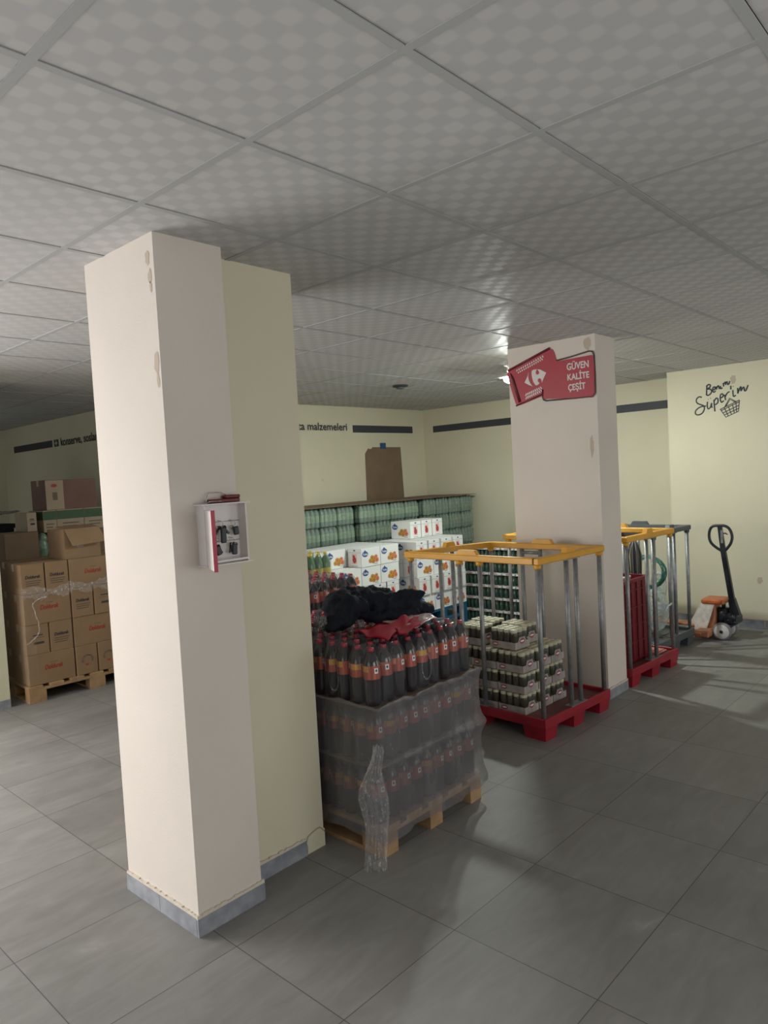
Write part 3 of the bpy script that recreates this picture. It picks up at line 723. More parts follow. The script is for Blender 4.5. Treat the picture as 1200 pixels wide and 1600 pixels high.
# the milky stretch wrap round the two lower tiers, with its crumpled tail
def wrap_mesh(x0, x1, y0, y1, z0, z1, bulge, seed, nper=44, nz=40, corner=0.03, flare=None):
    rn = random.Random(seed); base = []
    def arc(cx, cy, a0):
        for k in range(5):
            a = a0+math.pi/2*k/5; base.append((cx+corner*math.cos(a), cy+corner*math.sin(a)))
    def line(a, b):
        for k in range(nper): base.append((a[0]+(b[0]-a[0])*k/nper, a[1]+(b[1]-a[1])*k/nper))
    line((x0+corner, y0), (x1-corner, y0)); arc(x1-corner, y0+corner, -math.pi/2)
    line((x1, y0+corner), (x1, y1-corner)); arc(x1-corner, y1-corner, 0)
    line((x1-corner, y1), (x0+corner, y1)); arc(x0+corner, y1-corner, math.pi/2)
    line((x0, y1-corner), (x0, y0+corner)); arc(x0+corner, y0+corner, math.pi)
    m_ = len(base); cx, cy = (x0+x1)/2, (y0+y1)/2
    ph = [rn.uniform(0, 6.28) for _ in range(6)]
    P = []; F = []
    for r_ in range(nz+1):
        z = z0+(z1-z0)*r_/nz; bl = bulge(z)
        for k, (a, b) in enumerate(base):
            s = k/m_*2*math.pi
            w = 0.0030*math.sin(17*s+ph[0]+5*z)+0.0022*math.sin(41*s+ph[1]-9*z)+0.0018*math.sin(30*z+9*s+ph[2])+rn.uniform(-0.0008, 0.0008)
            d = Vector((a-cx, b-cy, 0)); nx = 1 if a > x1-corner*1.01 else (-1 if a < x0+corner*1.01 else 0); ny = 1 if b > y1-corner*1.01 else (-1 if b < y0+corner*1.01 else 0)
            nn = Vector((nx, ny, 0)); nn = nn.normalized() if nn.length else nn
            ex = flare(a, b, z) if flare else 0
            q = Vector((a, b, z))+nn*(bl+w+ex)
            if r_ == nz: q.z += 0.006*math.sin(11*s+ph[3])+0.004*math.sin(27*s)
            if r_ == 0: q.z += 0.010*math.sin(7*s+ph[4])+0.004*math.sin(23*s)
            P.append(q)
    for r_ in range(nz):
        for k in range(m_): F.append((r_*m_+k, r_*m_+(k+1) % m_, (r_+1)*m_+(k+1) % m_, (r_+1)*m_+k))
    return MB().add(P, F, 0, True)
def bulge(z):
    e = 0.006
    for zc in (0.425, 0.708): e += 0.010*math.exp(-((z-zc)/0.018)**2)
    e += 0.016*math.exp(-((z-0.11)/0.05)**2)
    return e
def flare(a, b, z):
    right = max(0, (a-2.9)/0.3)
    return 0.03*right*math.exp(-((z-0.42)/0.05)**2)+0.02*right*math.exp(-((z-0.15)/0.06)**2)
wr = thing('stretch_wrap', 'milky stretch film wound around the two lower cola tiers', 'plastic wrap', (0, 0, 0))
wrap_mesh(PX-0.018, PX+0.80, PY-0.034, PY+1.125, 0.085, 0.725, bulge, 5, flare=flare).build('wrap_sheet', M_WRAP, wr)
# crumpled tail hanging from the near corner
tl = MB(); rn = random.Random(9); nu, nv = 22, 60; P = []
for j in range(nv+1):
    t = j/nv; z = 0.56-0.555*t
    wid = 0.035+0.075*math.exp(-((t-0.36)/0.16)**2)+0.055*min(1, max(0, (t-0.35)/0.2))
    for i in range(nu+1):
        s = i/nu-0.5
        fold = 0.014*math.sin(s*34+t*5)+0.010*math.sin(s*61-t*11)+rn.uniform(-0.004, 0.004)
        dx, dy = 0.62, -0.30
        bx_ = 2.330-0.040*math.exp(-((t-0.30)/0.2)**2)-0.070*t; by_ = 2.250-0.004*t
        P.append((bx_+s*wid*dx*1.2+fold*0.6, by_-s*wid*0.9+fold*0.8-0.02*abs(s), z+0.006*math.sin(s*20+t*9)+(rn.uniform(-0.006, 0.004) if j == nv else 0)))
F = [(j*(nu+1)+i, j*(nu+1)+i+1, (j+1)*(nu+1)+i+1, (j+1)*(nu+1)+i) for j in range(nv) for i in range(nu)]
P = [(p[0], p[1], max(p[2], 0.003)) for p in P]
tl.add(P, F, 0, False).build('crumpled_tail', M_CRUMP, wr)

# second cola stack behind, on two pallets
wooden_pallet('wooden pallet on the floor under the farther cola stack behind the pier', (2.80, 3.56, 0), 0, 0.82, 0.80)
wooden_pallet('second wooden pallet lying on the lower one under the farther cola stack', (2.80, 3.56, 0.1425), 0, 0.82, 0.80)
for tier in range(3):
    z = 0.286+0.277*tier
    for j in range(4):
        for i in range(3):
            if tier < 2 and 0 < j < 3 and i == 1: continue
            pr = colaB if (i+j+tier) % 2 == 0 else colaA
            place(pr, (2.815+i*0.2655, 3.57+j*0.1785, z), 'six-pack of cola, %s tier of the farther stack, %s row, %s column' % (TIER[3][tier], ORD[j], COLN[i]), 'cola packs on the farther stack')
# green soda packs with yellow caps behind
sodaP = bottle_pack('s', 3, 2, 'soda_bottle_pack', 'drinks pack', M_SODA, M_YLAB, M_YCAP, 0.0425, 0.334, (0.10, 0.21), M_FILM, None, None, False, 21)
wooden_pallet('wooden pallet on the floor under the yellow capped soda packs', (3.39, 4.44, 0), 0, 0.83, 0.60)
for tier in range(3):
    for j in range(2):
        for i in range(3):
            place(sodaP, (3.405+i*0.2665, 4.46+j*0.18, 0.1425+0.347*tier), 'green soda six-pack with yellow caps, %s tier, %s row, %s column' % (TIER[3][tier], ORD[j], COLN[i]), 'soda packs behind the cola')

# ------------------------------------------------------------------ clothes on the cola
def cloth(name, mats, pts, zf, seed, thick=0.004, n=26, parent=None, amp=0.012, fr=30):
    """rumpled sheet over a quadrilateral patch: pts = four xy corners"""
    a, b, c, d = [Vector(p) for p in pts]; rn = random.Random(seed); ph = [rn.uniform(0, 6.28) for _ in range(6)]
    top = []
    for j in range(n+1):
        for i in range(n+1):
            s, t = i/n, j/n
            s2 = s+0.035*math.sin(t*9+ph[0])*(1 if 0 else 1); t2 = t+0.045*math.sin(s*8+ph[1])
            p = (a*(1-s2)+b*s2)*(1-t2)+(d*(1-s2)+c*s2)*t2
            z = zf(s, t)+amp*math.sin(s*fr*0.5+t*7+ph[2])*0.6+amp*0.5*math.sin(t*fr*0.7-s*9+ph[3])+amp*0.3*math.sin((s+t)*fr+ph[4])
            top.append((p.x, p.y, z))
    m_ = len(top); bot = [(x, y, z-thick) for x, y, z in top]
    F = [(j*(n+1)+i, j*(n+1)+i+1, (j+1)*(n+1)+i+1, (j+1)*(n+1)+i) for j in range(n) for i in range(n)]
    F += [tuple(m_+q for q in reversed(f_)) for f_ in F[:n*n]]
    edge = [i for i in range(n+1)]+[j*(n+1)+n for j in range(1, n+1)]+[n*(n+1)+i for i in range(n-1, -1, -1)]+[j*(n+1) for j in range(n-1, 0, -1)]
    for k in range(len(edge)):
        p, q = edge[k], edge[(k+1) % len(edge)]; F.append((q, p, m_+p, m_+q))
    return MB().add(top+bot, F, 0, True).build(name, mats, parent)
TOPZ = 0.1425+0.283*2+0.278
rv = thing('red_vest', 'red fabric vest crumpled on top of the front cola caps', 'clothing', (0, 0, 0))
cloth('vest_body', M_FABR, [(2.56, 2.58), (2.49, 2.31), (2.80, 2.42), (2.88, 2.64)], lambda s, t: TOPZ+0.020+0.040*math.exp(-((s-0.75)/0.35)**2)*t, 4, parent=rv, amp=0.007, fr=11)
cloth('vest_flap', M_FABR, [(2.66, 2.42), (2.60, 2.29), (2.86, 2.36), (2.90, 2.47)], lambda s, t: TOPZ+0.030+0.016*t, 8, parent=rv, n=16, amp=0.006, fr=9)
pb = cloth('plastic_bag', M_PINKF, [(2.76, 2.56), (2.74, 2.33), (3.00, 2.37), (3.05, 2.58)], lambda s, t: TOPZ+0.046-0.022*abs(t-0.5), 6, amp=0.006, fr=16)
tag(pb, 'crumpled pale pink plastic bag beside the red vest on the cola', 'bag')
# black jacket: overlapping lumps fused by a remesh
jk = MB()
def lump(mb, c, s, rz=0.0, ry=0.0, n=16):
    P = []; F = []
    m_ = Matrix.Translation(c) @ Matrix.Rotation(rz, 4, 'Z') @ Matrix.Rotation(ry, 4, 'Y')
    prof = [(math.sin(math.pi*k/10), -math.cos(math.pi*k/10)) for k in range(0, 11)]
    prof[0] = (0.01, -1); prof[-1] = (0.01, 1)
    for rr, z in prof:
        for k in range(n):
            a = 2*math.pi*k/n; P.append(m_ @ Vector((rr*math.cos(a)*s[0], rr*math.sin(a)*s[1], z*s[2])))
    for i in range(10):
        for k in range(n): F.append((i*n+k, i*n+(k+1) % n, (i+1)*n+(k+1) % n, (i+1)*n+k))
    F.append(tuple(range(n-1, -1, -1))); F.append(tuple(10*n+k for k in range(n)))
    mb.add(P, F)
LUMPS = [((2.72, 2.80, 1.095), (0.15, 0.13, 0.095), 0.6, 0), ((2.80, 2.78, 1.135), (0.10, 0.09, 0.055), 0, 0.2), ((2.90, 2.74, 1.095), (0.15, 0.12, 0.075), -0.6, 0.15),
         ((3.01, 2.66, 1.075), (0.14, 0.10, 0.055), -0.7, 0.25), ((3.08, 2.62, 1.045), (0.12, 0.07, 0.04), -0.7, 0.35), ((3.00, 2.62, 1.125), (0.13, 0.035, 0.024), -0.65, 0.05),
         ((2.62, 2.75, 1.040), (0.11, 0.08, 0.045), 0.8, 0), ((2.55, 2.74, 1.020), (0.09, 0.055, 0.03), 0.9, 0), ((2.88, 2.62, 1.030), (0.16, 0.09, 0.040), -0.5, 0)]
for c, s, a, b_ in LUMPS: lump(jk, Vector(c), s, a, b_)
jt = thing('black_jacket', 'black jacket bundled on top of the front cola stack', 'clothing', (0, 0, 0))
jo = jk.build('jacket_body', M_FABK, jt)
md = jo.modifiers.new('r', 'REMESH'); md.mode = 'VOXEL'; md.voxel_size = 0.010; md.use_smooth_shade = True
ms = jo.modifiers.new('s', 'SMOOTH'); ms.iterations = 6
tx = bpy.data.textures.new('folds', 'CLOUDS'); tx.noise_scale = 0.045
mdp = jo.modifiers.new('d', 'DISPLACE'); mdp.texture = tx; mdp.strength = 0.045; mdp.mid_level = 0.5
cuff = MB().tube([(2.50, 2.79, 1.03), (2.535, 2.765, 1.035)], [0.038, 0.045], 14)
cuff.build('sequin_cuff', pm('black_sequins', (0.02, 0.02, 0.025), 0.25, metal=0.6, bump=1.0, bscale=250, col2=(0.45, 0.45, 0.48), nscale=170), jt)

# ------------------------------------------------------------------ roll cages on plastic pallets
def make_cage(name, label, m_base, m_deck, m_frame, Wd, Ld, zt, extra=False, deck_slots=False):
    t = thing(name, label, 'roll cage')
    base = MB()
    rimw = 0.022
    base.box(0.012, Wd-0.012, 0.012, Ld-0.012, 0.095, 0.118, 0)
    for a in ((0, Wd, 0, rimw), (0, Wd, Ld-rimw, Ld), (0, rimw, rimw, Ld-rimw), (Wd-rimw, Wd, rimw, Ld-rimw)):
        base.box(a[0], a[1], a[2], a[3], 0.085, 0.148, 0, bev=0.003)
    for fx in (0.003, Wd/2-0.075, Wd-0.153):
        for fy in (0.003, Ld/2-0.09, Ld-0.183):
            w, l = 0.15, 0.18
            P = [(fx+0.012, fy+0.012, 0), (fx+w-0.012, fy+0.012, 0), (fx+w-0.012, fy+l-0.012, 0), (fx+0.012, fy+l-0.012, 0), (fx, fy, 0.1), (fx+w, fy, 0.1), (fx+w, fy+l, 0.1), (fx, fy+l, 0.1)]
            base.add(P, [(3, 2, 1, 0), (4, 5, 6, 7), (0, 1, 5, 4), (1, 2, 6, 5), (2, 3, 7, 6), (3, 0, 4, 7)], 0)
    base.build('pallet_base', m_base, t)
    dk = MB()
    if deck_slots:
        for k in range(9):
            y = 0.03+k*(Ld-0.06)/9; dk.box(0.025, Wd-0.025, y, y+(Ld-0.06)/9-0.035, 0.1185, 0.124)
        for x in (0.025, Wd/2-0.03, Wd-0.085): dk.box(x, x+0.06, 0.025, Ld-0.025, 0.1182, 0.1225)
    else: dk.box(0.024, Wd-0.024, 0.024, Ld-0.024, 0.1185, 0.122)
    dk.build('deck', m_deck, t)
    # top frame: two long beams, one straight and one curved short beam
    fr = MB(); h = 0.045; w = 0.055; z0 = zt; z1 = zt+h
    def beam(a, b): fr.box(min(a[0], b[0]), max(a[0], b[0]), min(a[1], b[1]), max(a[1], b[1]), z0, z1, 0, bev=0.006)
    beam((0, 0.03), (w, Ld-0.03)); beam((0, 0), (Wd, w)); beam((Wd-w, 0.03), (Wd, Ld-0.20))
    # curved far corner and short side
    cs = []
    for k in range(13):
        q = k/12; cs.append((Wd-w/2-0.02*q-(Wd-w)*q**1.0, Ld-0.20+0.172*math.sin(q*math.pi/2)))
    for k in range(12):
        a, b = Vector((*cs[k], 0)), Vector((*cs[k+1], 0)); d = (b-a).normalized(); nn = Vector((-d.y, d.x, 0))*w/2
        a = a-d*0.004; b = b+d*0.004
        P = [a-nn, b-nn, b+nn, a+nn]
        fr.add([(q.x, q.y, z0+0.001) for q in P]+[(q.x, q.y, z1-0.001) for q in P], [(3, 2, 1, 0), (4, 5, 6, 7), (0, 1, 5, 4), (1, 2, 6, 5), (2, 3, 7, 6), (3, 0, 4, 7)])
    # stacking lugs
    def lug(cx, cy, L_, along):
        tl_, bl = L_*0.36, L_*0.5
        if along == 'y': pts = [(cx-0.02, cy-bl, z1-0.003), (cx-0.02, cy+bl, z1-0.003), (cx-0.02, cy+tl_, z1+0.034), (cx-0.02, cy-tl_, z1+0.034)]; fr.prism(pts, (0.04, 0, 0))
        else: pts = [(cx-bl, cy-0.02, z1-0.003), (cx+bl, cy-0.02, z1-0.003), (cx+tl_, cy-0.02, z1+0.034), (cx-tl_, cy-0.02, z1+0.034)]; fr.prism(pts, (0, 0.04, 0))
    lug(w/2, Ld*0.5, 0.19, 'y'); lug(Wd-w/2, Ld*0.42, 0.19, 'y'); lug(Wd*0.47, w/2, 0.12, 'x'); lug(Wd*0.52, Ld-0.075, 0.12, 'x')
    fr.build('top_frame', m_frame, t)
    e = 0.032
    posts = [(e, e), (Wd-e, e), (e, Ld-e-0.01), (Wd-e, Ld-0.20),
             (Wd*0.44, e), (Wd*0.58, e), (e, Ld*0.42), (e, Ld*0.57), (Wd*0.40, Ld-0.065), (Wd*0.56, Ld-0.075), (Wd-e, Ld*0.44), (Wd-e, Ld*0.58)]
    pr_ = 0.0165
    for k, (x, y) in enumerate(posts):
        pb_ = MB().tube([(x, y, 0.121), (x, y, zt+0.004)], pr_, 12)
        pb_.build('post', M_GALV, t)
        if k in (0, 1, 2, 3, 6, 7): MB().lathe([(0.021, zt-0.028), (0.024, zt-0.022), (0.027, zt+0.001)], 14, M_=Matrix.Translation((x, y, 0))).build('post_cup', m_frame, t)
    for (xa, xb, ya, yb) in ((Wd*0.44-0.04, Wd*0.58+0.04, e-0.028, e+0.028), (e-0.028, e+0.028, Ld*0.42-0.04, Ld*0.57+0.04)):
        MB().box(xa, xb, ya, yb, 0.1485, 0.152).build('foot_plate', M_GALV, t)
    MB().box(Wd*0.44-0.035, Wd*0.58+0.035, e-0.018, e+0.018, zt-0.008, zt-0.002).build('cross_plate', M_GALV, t)
    MB().tube([(Wd-e, Ld*0.44, zt-0.03), (Wd-e, Ld*0.58, zt-0.03)], 0.012, 8).build('cross_bar', M_GALV, t)
    return t
CA = -0.060
cage1 = make_cage('roll_cage', 'red and yellow cage of steel posts holding the pickle trays before the column', M_REDPL, M_REDDK, M_YEL, 0.850, 1.207, 1.160)
cage1.location = (4.050, 2.385, 0); cage1.rotation_euler = (0, 0, CA); cage1['group'] = 'roll cages'
cage2 = dup(cage1); cage2.location = (5.450, 2.405, 0)
cage2['label'] = 'red and yellow cage half hidden behind the column with a tall maroon crate'
cage3 = make_cage('roll_cage', 'dark grey cage of steel posts beside the pallet truck', M_GREYPL, M_GREYPL, M_GREYPL, 0.80, 1.20, 1.115, deck_slots=True)
cage3.location = (6.345, 2.545, 0); cage3.rotation_euler = (0, 0, -0.045); cage3['group'] = 'roll cages'

# trays of pickle jars in the first cage
def jar_tray():
    t = thing('pickle_jar_tray', 'tray', 'jar tray', group='pickle jar trays')
    d = 0.0535; nx, ny = 3, 4; first = None
    for i in range(nx):
        for j in range(ny):
            loc = ((i+0.5)*d, (j+0.5)*d, 0.003)
            if first is None:
                first = MB().lathe([(0.020, 0), (0.026, 0.006), (0.0262, 0.10), (0.024, 0.112)], 10).build('jar', M_JARG, t, loc)
                MB().lathe([(0.0255, 0.110), (0.026, 0.113), (0.0262, 0.128), (0.024, 0.131)], 10).build('lid', M_LID, first)
            else:
                b = dup(first, t); b.location = loc; CH[t.name].append(b)
    X, Y = nx*d, ny*d
    tr = MB(); hh = 0.050; q = 0.0015
    # low card wall with raised rounded tabs that carry the round logos
    tr.box(-q, X+q, -q, Y+q, 0.0, 0.0025)
    for (a, b_) in (((-q, 0), (X+q, 0)), ((-q, Y), (X+q, Y))):
        y = a[1]; s = -1 if y == 0 else 1
        tr.prism([(-q, y, 0), (X+q, y, 0), (X+q, y, hh), (X*0.78, y, hh), (X*0.70, y, hh+0.030), (X*0.30, y, hh+0.030), (X*0.22, y, hh), (-q, y, hh)], (0, s*q, 0))
        oval(tr, (X/2, y+s*(q+0.0008), 0.052), (1, 0, 0), (0, 0, 1), 0.030, 0.020, 1)
        oval(tr, (X/2, y+s*(q+0.0014), 0.052), (1, 0, 0), (0, 0, 1), 0.022, 0.006, 2)
    for x in (0, X):
        s = -1 if x == 0 else 1
        tr.prism([(x, -q, 0), (x, Y+q, 0), (x, Y+q, hh), (x, -q, hh)], (s*q, 0, 0))
        oval(tr, (x+s*(q+0.0008), Y*0.78, 0.028), (0, 1, 0), (0, 0, 1), 0.026, 0.016, 1)
        oval(tr, (x+s*(q+0.0014), Y*0.78, 0.028), (0, 1, 0), (0, 0, 1), 0.018, 0.005, 2)
    tr.build('card_tray', [M_TRAY, M_LOGOR, M_WHITEP], t)
    film_box(-0.003, X+0.003, -0.003, Y+0.003, 0.002, 0.1365, 0.122, 0.008, 31).build('shrink_film', M_FILM, t)
    return t
jt_ = jar_tray()
cm = Matrix.Translation((4.050, 2.385, 0)) @ Matrix.Rotation(CA, 4, 'Z')
def place_tray(lx, ly, z, lab, rz=0.0):
    p = cm @ Vector((lx, ly, z)); place(jt_, p, lab, 'pickle jar trays', CA+rz+random.uniform(-0.018, 0.018))
JX, JY, JH = 0.172, 0.226, 0.1425
RW = ['nearest', 'second', 'third', 'farthest']
for tier in range(3):
    for j in range(4):
        for i in range(3):
            if tier < 2 and i > 0 and j > 0 and not i == 2: continue
            if i == 2 and tier == 2 and j == 0: pass
            place_tray(0.070+i*JX+random.uniform(-0.003, 0.003), 0.205+j*JY, 0.1225+tier*JH,
                       'pickle jar tray, %s tier in the cage, %s row, %s column' % (['bottom', 'second', 'third'][tier], RW[j], COLN[i]))
for (lx, ly, nm) in ((0.10, 0.285, 'nearest the short side'), (0.285, 0.33, 'second from the left posts'), (0.08, 0.56, 'farther row by the left posts'), (0.27, 0.60, 'farther row in the middle')):
    place_tray(lx, ly, 0.1225+3*JH, 'pickle jar tray lying on the topmost tier, %s' % nm)

# maroon crate and things in the second cage
cr = thing('plastic_crate', 'tall ribbed maroon plastic crate standing in the second red cage', 'crate', (5.53, 2.53, 0.1235), CA)
cw, cl, ch_ = 0.50, 0.60, 0.70
cb_ = MB()
cb_.box(0, cw, 0, 0.012, 0, ch_).box(0, cw, cl-0.012, cl, 0, ch_).box(0, 0.012, 0.012, cl-0.012, 0, ch_).box(cw-0.012, cw, 0.012, cl-0.012, 0, ch_).box(0.012, cw-0.012, 0.012, cl-0.012, 0, 0.012)
cb_.build('crate_wall', M_MAROON, cr)
rb = MB()
for k in range(6):
    x = k*(cw-0.012)/5; rb.box(x, x+0.012, -0.008, 0, 0.0, ch_-0.03)
for k in range(5):
    z = 0.02+k*0.145; rb.box(0, cw, -0.006, 0, z, z+0.012)
for k in range(7):
    y = k*(cl-0.012)/6; rb.box(cw, cw+0.008, y, y+0.012, 0, ch_-0.03); rb.box(-0.008, 0, y, y+0.012, 0, ch_-0.03)
for k in range(5):
    z = 0.02+k*0.145; rb.box(cw, cw+0.006, 0, cl, z, z+0.012)
rb.build('ribs', M_MAROON, cr)
MB().box(-0.012, cw+0.012, -0.012, 0.0, ch_-0.03, ch_, bev=0.003).box(-0.012, cw+0.012, cl, cl+0.012, ch_-0.03, ch_, bev=0.003).box(-0.012, 0, 0, cl, ch_-0.03, ch_).box(cw, cw+0.012, 0, cl, ch_-0.03, ch_).build('crate_rim', M_MAROON, cr)
# clear bottles standing in the crate
cbm = None
k_ = 0
for i in range(4):
    for j in range(4):
        if cbm is None:
            cbm = thing('clear_bottle', 'x', 'bottle', group='clear bottles in the maroon crate')
            MB().lathe([(0.03, 0), (0.042, 0.01), (0.043, 0.5), (0.03, 0.60), (0.014, 0.64), (0.014, 0.668)], 12).build('bottle_body', M_CLEARB, cbm)
            MB().lathe([(0.016, 0.669), (0.016, 0.69)], 10).build('cap', M_WHITEP, cbm)
            ob = cbm
        else: ob = dup(cbm)
        k_ += 1
        ob.location = (5.63+i*0.100, 2.635+j*0.12-i*0.006, 0.136); ob['label'] = 'clear bottle in the maroon crate, %s row, %s from the left' % (RW[j], ['first', 'second', 'third', 'fourth'][i])
        ob['group'] = 'clear bottles in the maroon crate'
pk = MB().box(-0.10, 0.11, -0.085, 0.13, 0, 0.012, bev=0.003).box(-0.09, 0.09, -0.07, 0.12, 0.012, 0.022, bev=0.003).build('cardboard_pad', pm('pink_card', (0.62, 0.24, 0.20), 0.7, noise=0.15, nscale=12))
pk.location = (6.150, 2.53, 0.1235); pk.rotation_euler = (0, 0, -0.06)
tag(pk, 'folded pink card lying on the deck of the second red cage', 'card')
# mop, coil and plastic in the grey cage
mp_ = thing('string_mop', 'grey string mop hung upside down behind the maroon crate', 'mop', (6.50, 2.80, 0.1235))
MB().tube([(0, 0, 0), (0.03, 0.02, 0.62)], 0.012, 8).build('handle', M_BLACK, mp_)
sm_ = MB(); rn = random.Random(2)
for k in range(46):
    a = rn.uniform(0, 6.28); r_ = rn.uniform(0.01, 0.05)
    sm_.tube([(0.03, 0.02, 0.97), (0.03+r_*math.cos(a)*1.0, 0.02+r_*math.sin(a), 0.90), (0.03+r_*1.5*math.cos(a), 0.02+r_*1.5*math.sin(a), 0.80), (0.03+r_*1.3*math.cos(a), 0.02+r_*1.3*math.sin(a), 0.58+rn.uniform(0, 0.06))], 0.006, 5)
sm_.build('mop_strings', M_MOP, mp_)
MB().tube([(0.03, 0.02, 0.62), (0.03, 0.02, 0.985)], 0.014, 8).build('mop_head', M_GREYPL, mp_)
co = MB(); rn = random.Random(4)
for k in range(7):
    rr = 0.135+0.006*k
    co.tube([(rn.uniform(-0.012, 0.012)+0.02*k/7, rr*math.cos(a), rr*0.95*math.sin(a)+rn.uniform(-0.004, 0.004)) for a in [2*math.pi*q/28 for q in range(28)]], 0.0045, 6, closed=True)
coil = co.build('strapping_coil', M_TEALC, loc=(6.78, 2.80, 0.735))
tag(coil, 'coil of teal strapping leaning inside the grey cage', 'coil')
cb2 = MB(); rn = random.Random(14)
lump(cb2, Vector((0, 0, 0.22)), (0.11, 0.13, 0.22)); lump(cb2, Vector((0.02, -0.03, 0.44)), (0.07, 0.08, 0.16))
pb2 = cb2.build('plastic_sheeting', M_CLEARB, loc=(6.93, 2.80, 0.1275))
tag(pb2, 'bundle of clear plastic sheeting standing in the grey cage under the coil', 'plastic')
# torn tape on a post of the second cage
tpt = MB().tube([(6.19, 2.36, 0.56), (6.12, 2.36, 0.55), (6.03, 2.37, 0.50)], [0.010, 0.006, 0.004], 6).build('torn_tape', M_CLEARB)
tag(tpt, 'strip of torn tape hanging from the right post of the second cage', 'tape')

# ------------------------------------------------------------------ pallet truck
pj = thing('pallet_truck', 'orange and black hand pallet truck parked by the right wall', 'pallet truck', (7.46, 2.38, 0))
for sx in (-0.10, 0.10):
    MB().box(sx*1.9-0.075+0.03, sx*1.9+0.075+0.03, 0.10, 1.20, 0.060, 0.085, bev=0.006).build('fork', M_COPPER, pj)
# curved foot of the frame
hb = MB()
hb.box(-0.225, 0.285, 0.03, 0.17, 0.035, 0.10, bev=0.012)
hb.build('fork_heel', M_COPPER, pj)
# slanted triangular side plate facing the camera
MB().prism([(-0.045, 0.300, 0.070), (-0.045, 0.110, 0.060), (-0.045, 0.020, 0.350), (-0.045, 0.145, 0.360)], (-0.018, 0, 0)).build('side_plate', M_WORN, pj)
MB().cyl((-0.070, 0.235, 0.115), (-0.05, 0.235, 0.115), 0.020, 14).build('pivot_bolt', M_COPPER, pj)
MB().box(-0.08, 0.16, -0.075, 0.145, 0.345, 0.395, bev=0.015).build('top_cover', M_ORANGE, pj)
MB().box(-0.040, 0.13, 0.02, 0.10, 0.09, 0.345, bev=0.010).build('frame_column', M_COPPER, pj)
pm_ = MB().cyl((0.045, -0.035, 0.14), (0.045, -0.035, 0.30), 0.060, 18).cyl((0.045, -0.035, 0.30), (0.045, -0.035, 0.345), 0.020, 12)
pm_.cyl((-0.02, -0.10, 0.16), (-0.02, -0.10, 0.26), 0.025, 12).box(-0.05, 0.13, -0.185, -0.06, 0.155, 0.235, bev=0.01).cyl((-0.045, -0.15, 0.19), (-0.045, -0.15, 0.25), 0.018, 10)
pm_.cyl((-0.06, -0.165, 0.175), (-0.05, -0.165, 0.175), 0.014, 10).cyl((-0.06, -0.10, 0.195), (-0.05, -0.10, 0.195), 0.012, 10)
pm_.build('pump_body', M_BLACK, pj)
MB().box(-0.06, 0.13, -0.13, 0.02, 0.120, 0.150, bev=0.006).cyl((-0.02, -0.04, 0.10), (-0.02, -0.04, 0.15), 0.03, 12).build('axle_yoke', M_BLACK, pj)
for wx in (-0.085, 0.115):
    c0 = Matrix.Translation((wx, -0.055, 0.087)) @ Matrix.Rotation(math.pi/2, 4, 'Y')
    wo = MB().lathe([(0.055, -0.025), (0.083, -0.023), (0.087, -0.016), (0.087, 0.016), (0.083, 0.023), (0.055, 0.025)], 28, M_=c0).build('wheel', M_WHEEL, pj)
    hub = MB().lathe([(0.014, -0.030), (0.018, -0.029), (0.030, -0.0275), (0.068, -0.0262), (0.070, -0.024)], 28, M_=c0)
    hub.build('hub', M_HUB, wo)
    MB().lathe([(0.004, -0.036), (0.016, -0.035), (0.016, -0.028)], 12, M_=c0).build('axle_cap', M_BLACK, wo)
MB().cyl((-0.085, -0.055, 0.087), (0.115, -0.055, 0.087), 0.012, 10).build('axle', M_BLACK, pj)
# handle: a tapering channel and the loop grip
hd = MB()
def boxbeam(mb, p, q, w0, w1, d=0.03):
    p = Vector(p); q = Vector(q); ax = Vector((1, 0, 0)); t = (q-p).normalized(); nn = t.cross(ax).normalized()
    P = []
    for c, w in ((p, w0), (q, w1)):
        for (sa, sb) in ((-1, -1), (1, -1), (1, 1), (-1, 1)): P.append(c+ax*sa*d/2+nn*sb*w/2)
    mb.add(P, [(3, 2, 1, 0), (4, 5, 6, 7), (0, 1, 5, 4), (1, 2, 6, 5), (2, 3, 7, 6), (3, 0, 4, 7)])
hx = 0.02
boxbeam(hd, (hx, -0.155, 0.24), (hx, -0.122, 0.40), 0.085, 0.058, 0.06)
boxbeam(hd, (hx, -0.122, 0.395), (hx, -0.055, 0.885), 0.050, 0.046, 0.04)
boxbeam(hd, (hx, -0.055, 0.88), (hx, -0.030, 1.115), 0.046, 0.038, 0.03)
hd.build('handle_bar', M_BLACK, pj)
loopc = [(-0.055, 0.862), (0.012, 0.905), (0.060, 0.955), (0.074, 1.02), (0.062, 1.085), (0.030, 1.118), (-0.03, 1.122), (-0.082, 1.118), (-0.122, 1.085), (-0.142, 1.02), (-0.130, 0.955), (-0.095, 0.900), (-0.058, 0.862)]
MB().tube([(hx, a, b) for a, b in spline(loopc, 4)], 0.014, 10).build('loop_grip', M_BLACK, pj)
MB().tube([(hx-0.01, -0.045, 1.045), (hx-0.01, -0.085, 1.047), (hx-0.01, -0.105, 1.035)], [0.008, 0.007, 0.004], 8).build('release_lever', M_BLACK, pj)
MB().box(hx-0.020, hx-0.0155, -0.062, -0.040, 0.95, 1.08).build('handle_strip', M_GALV, pj)

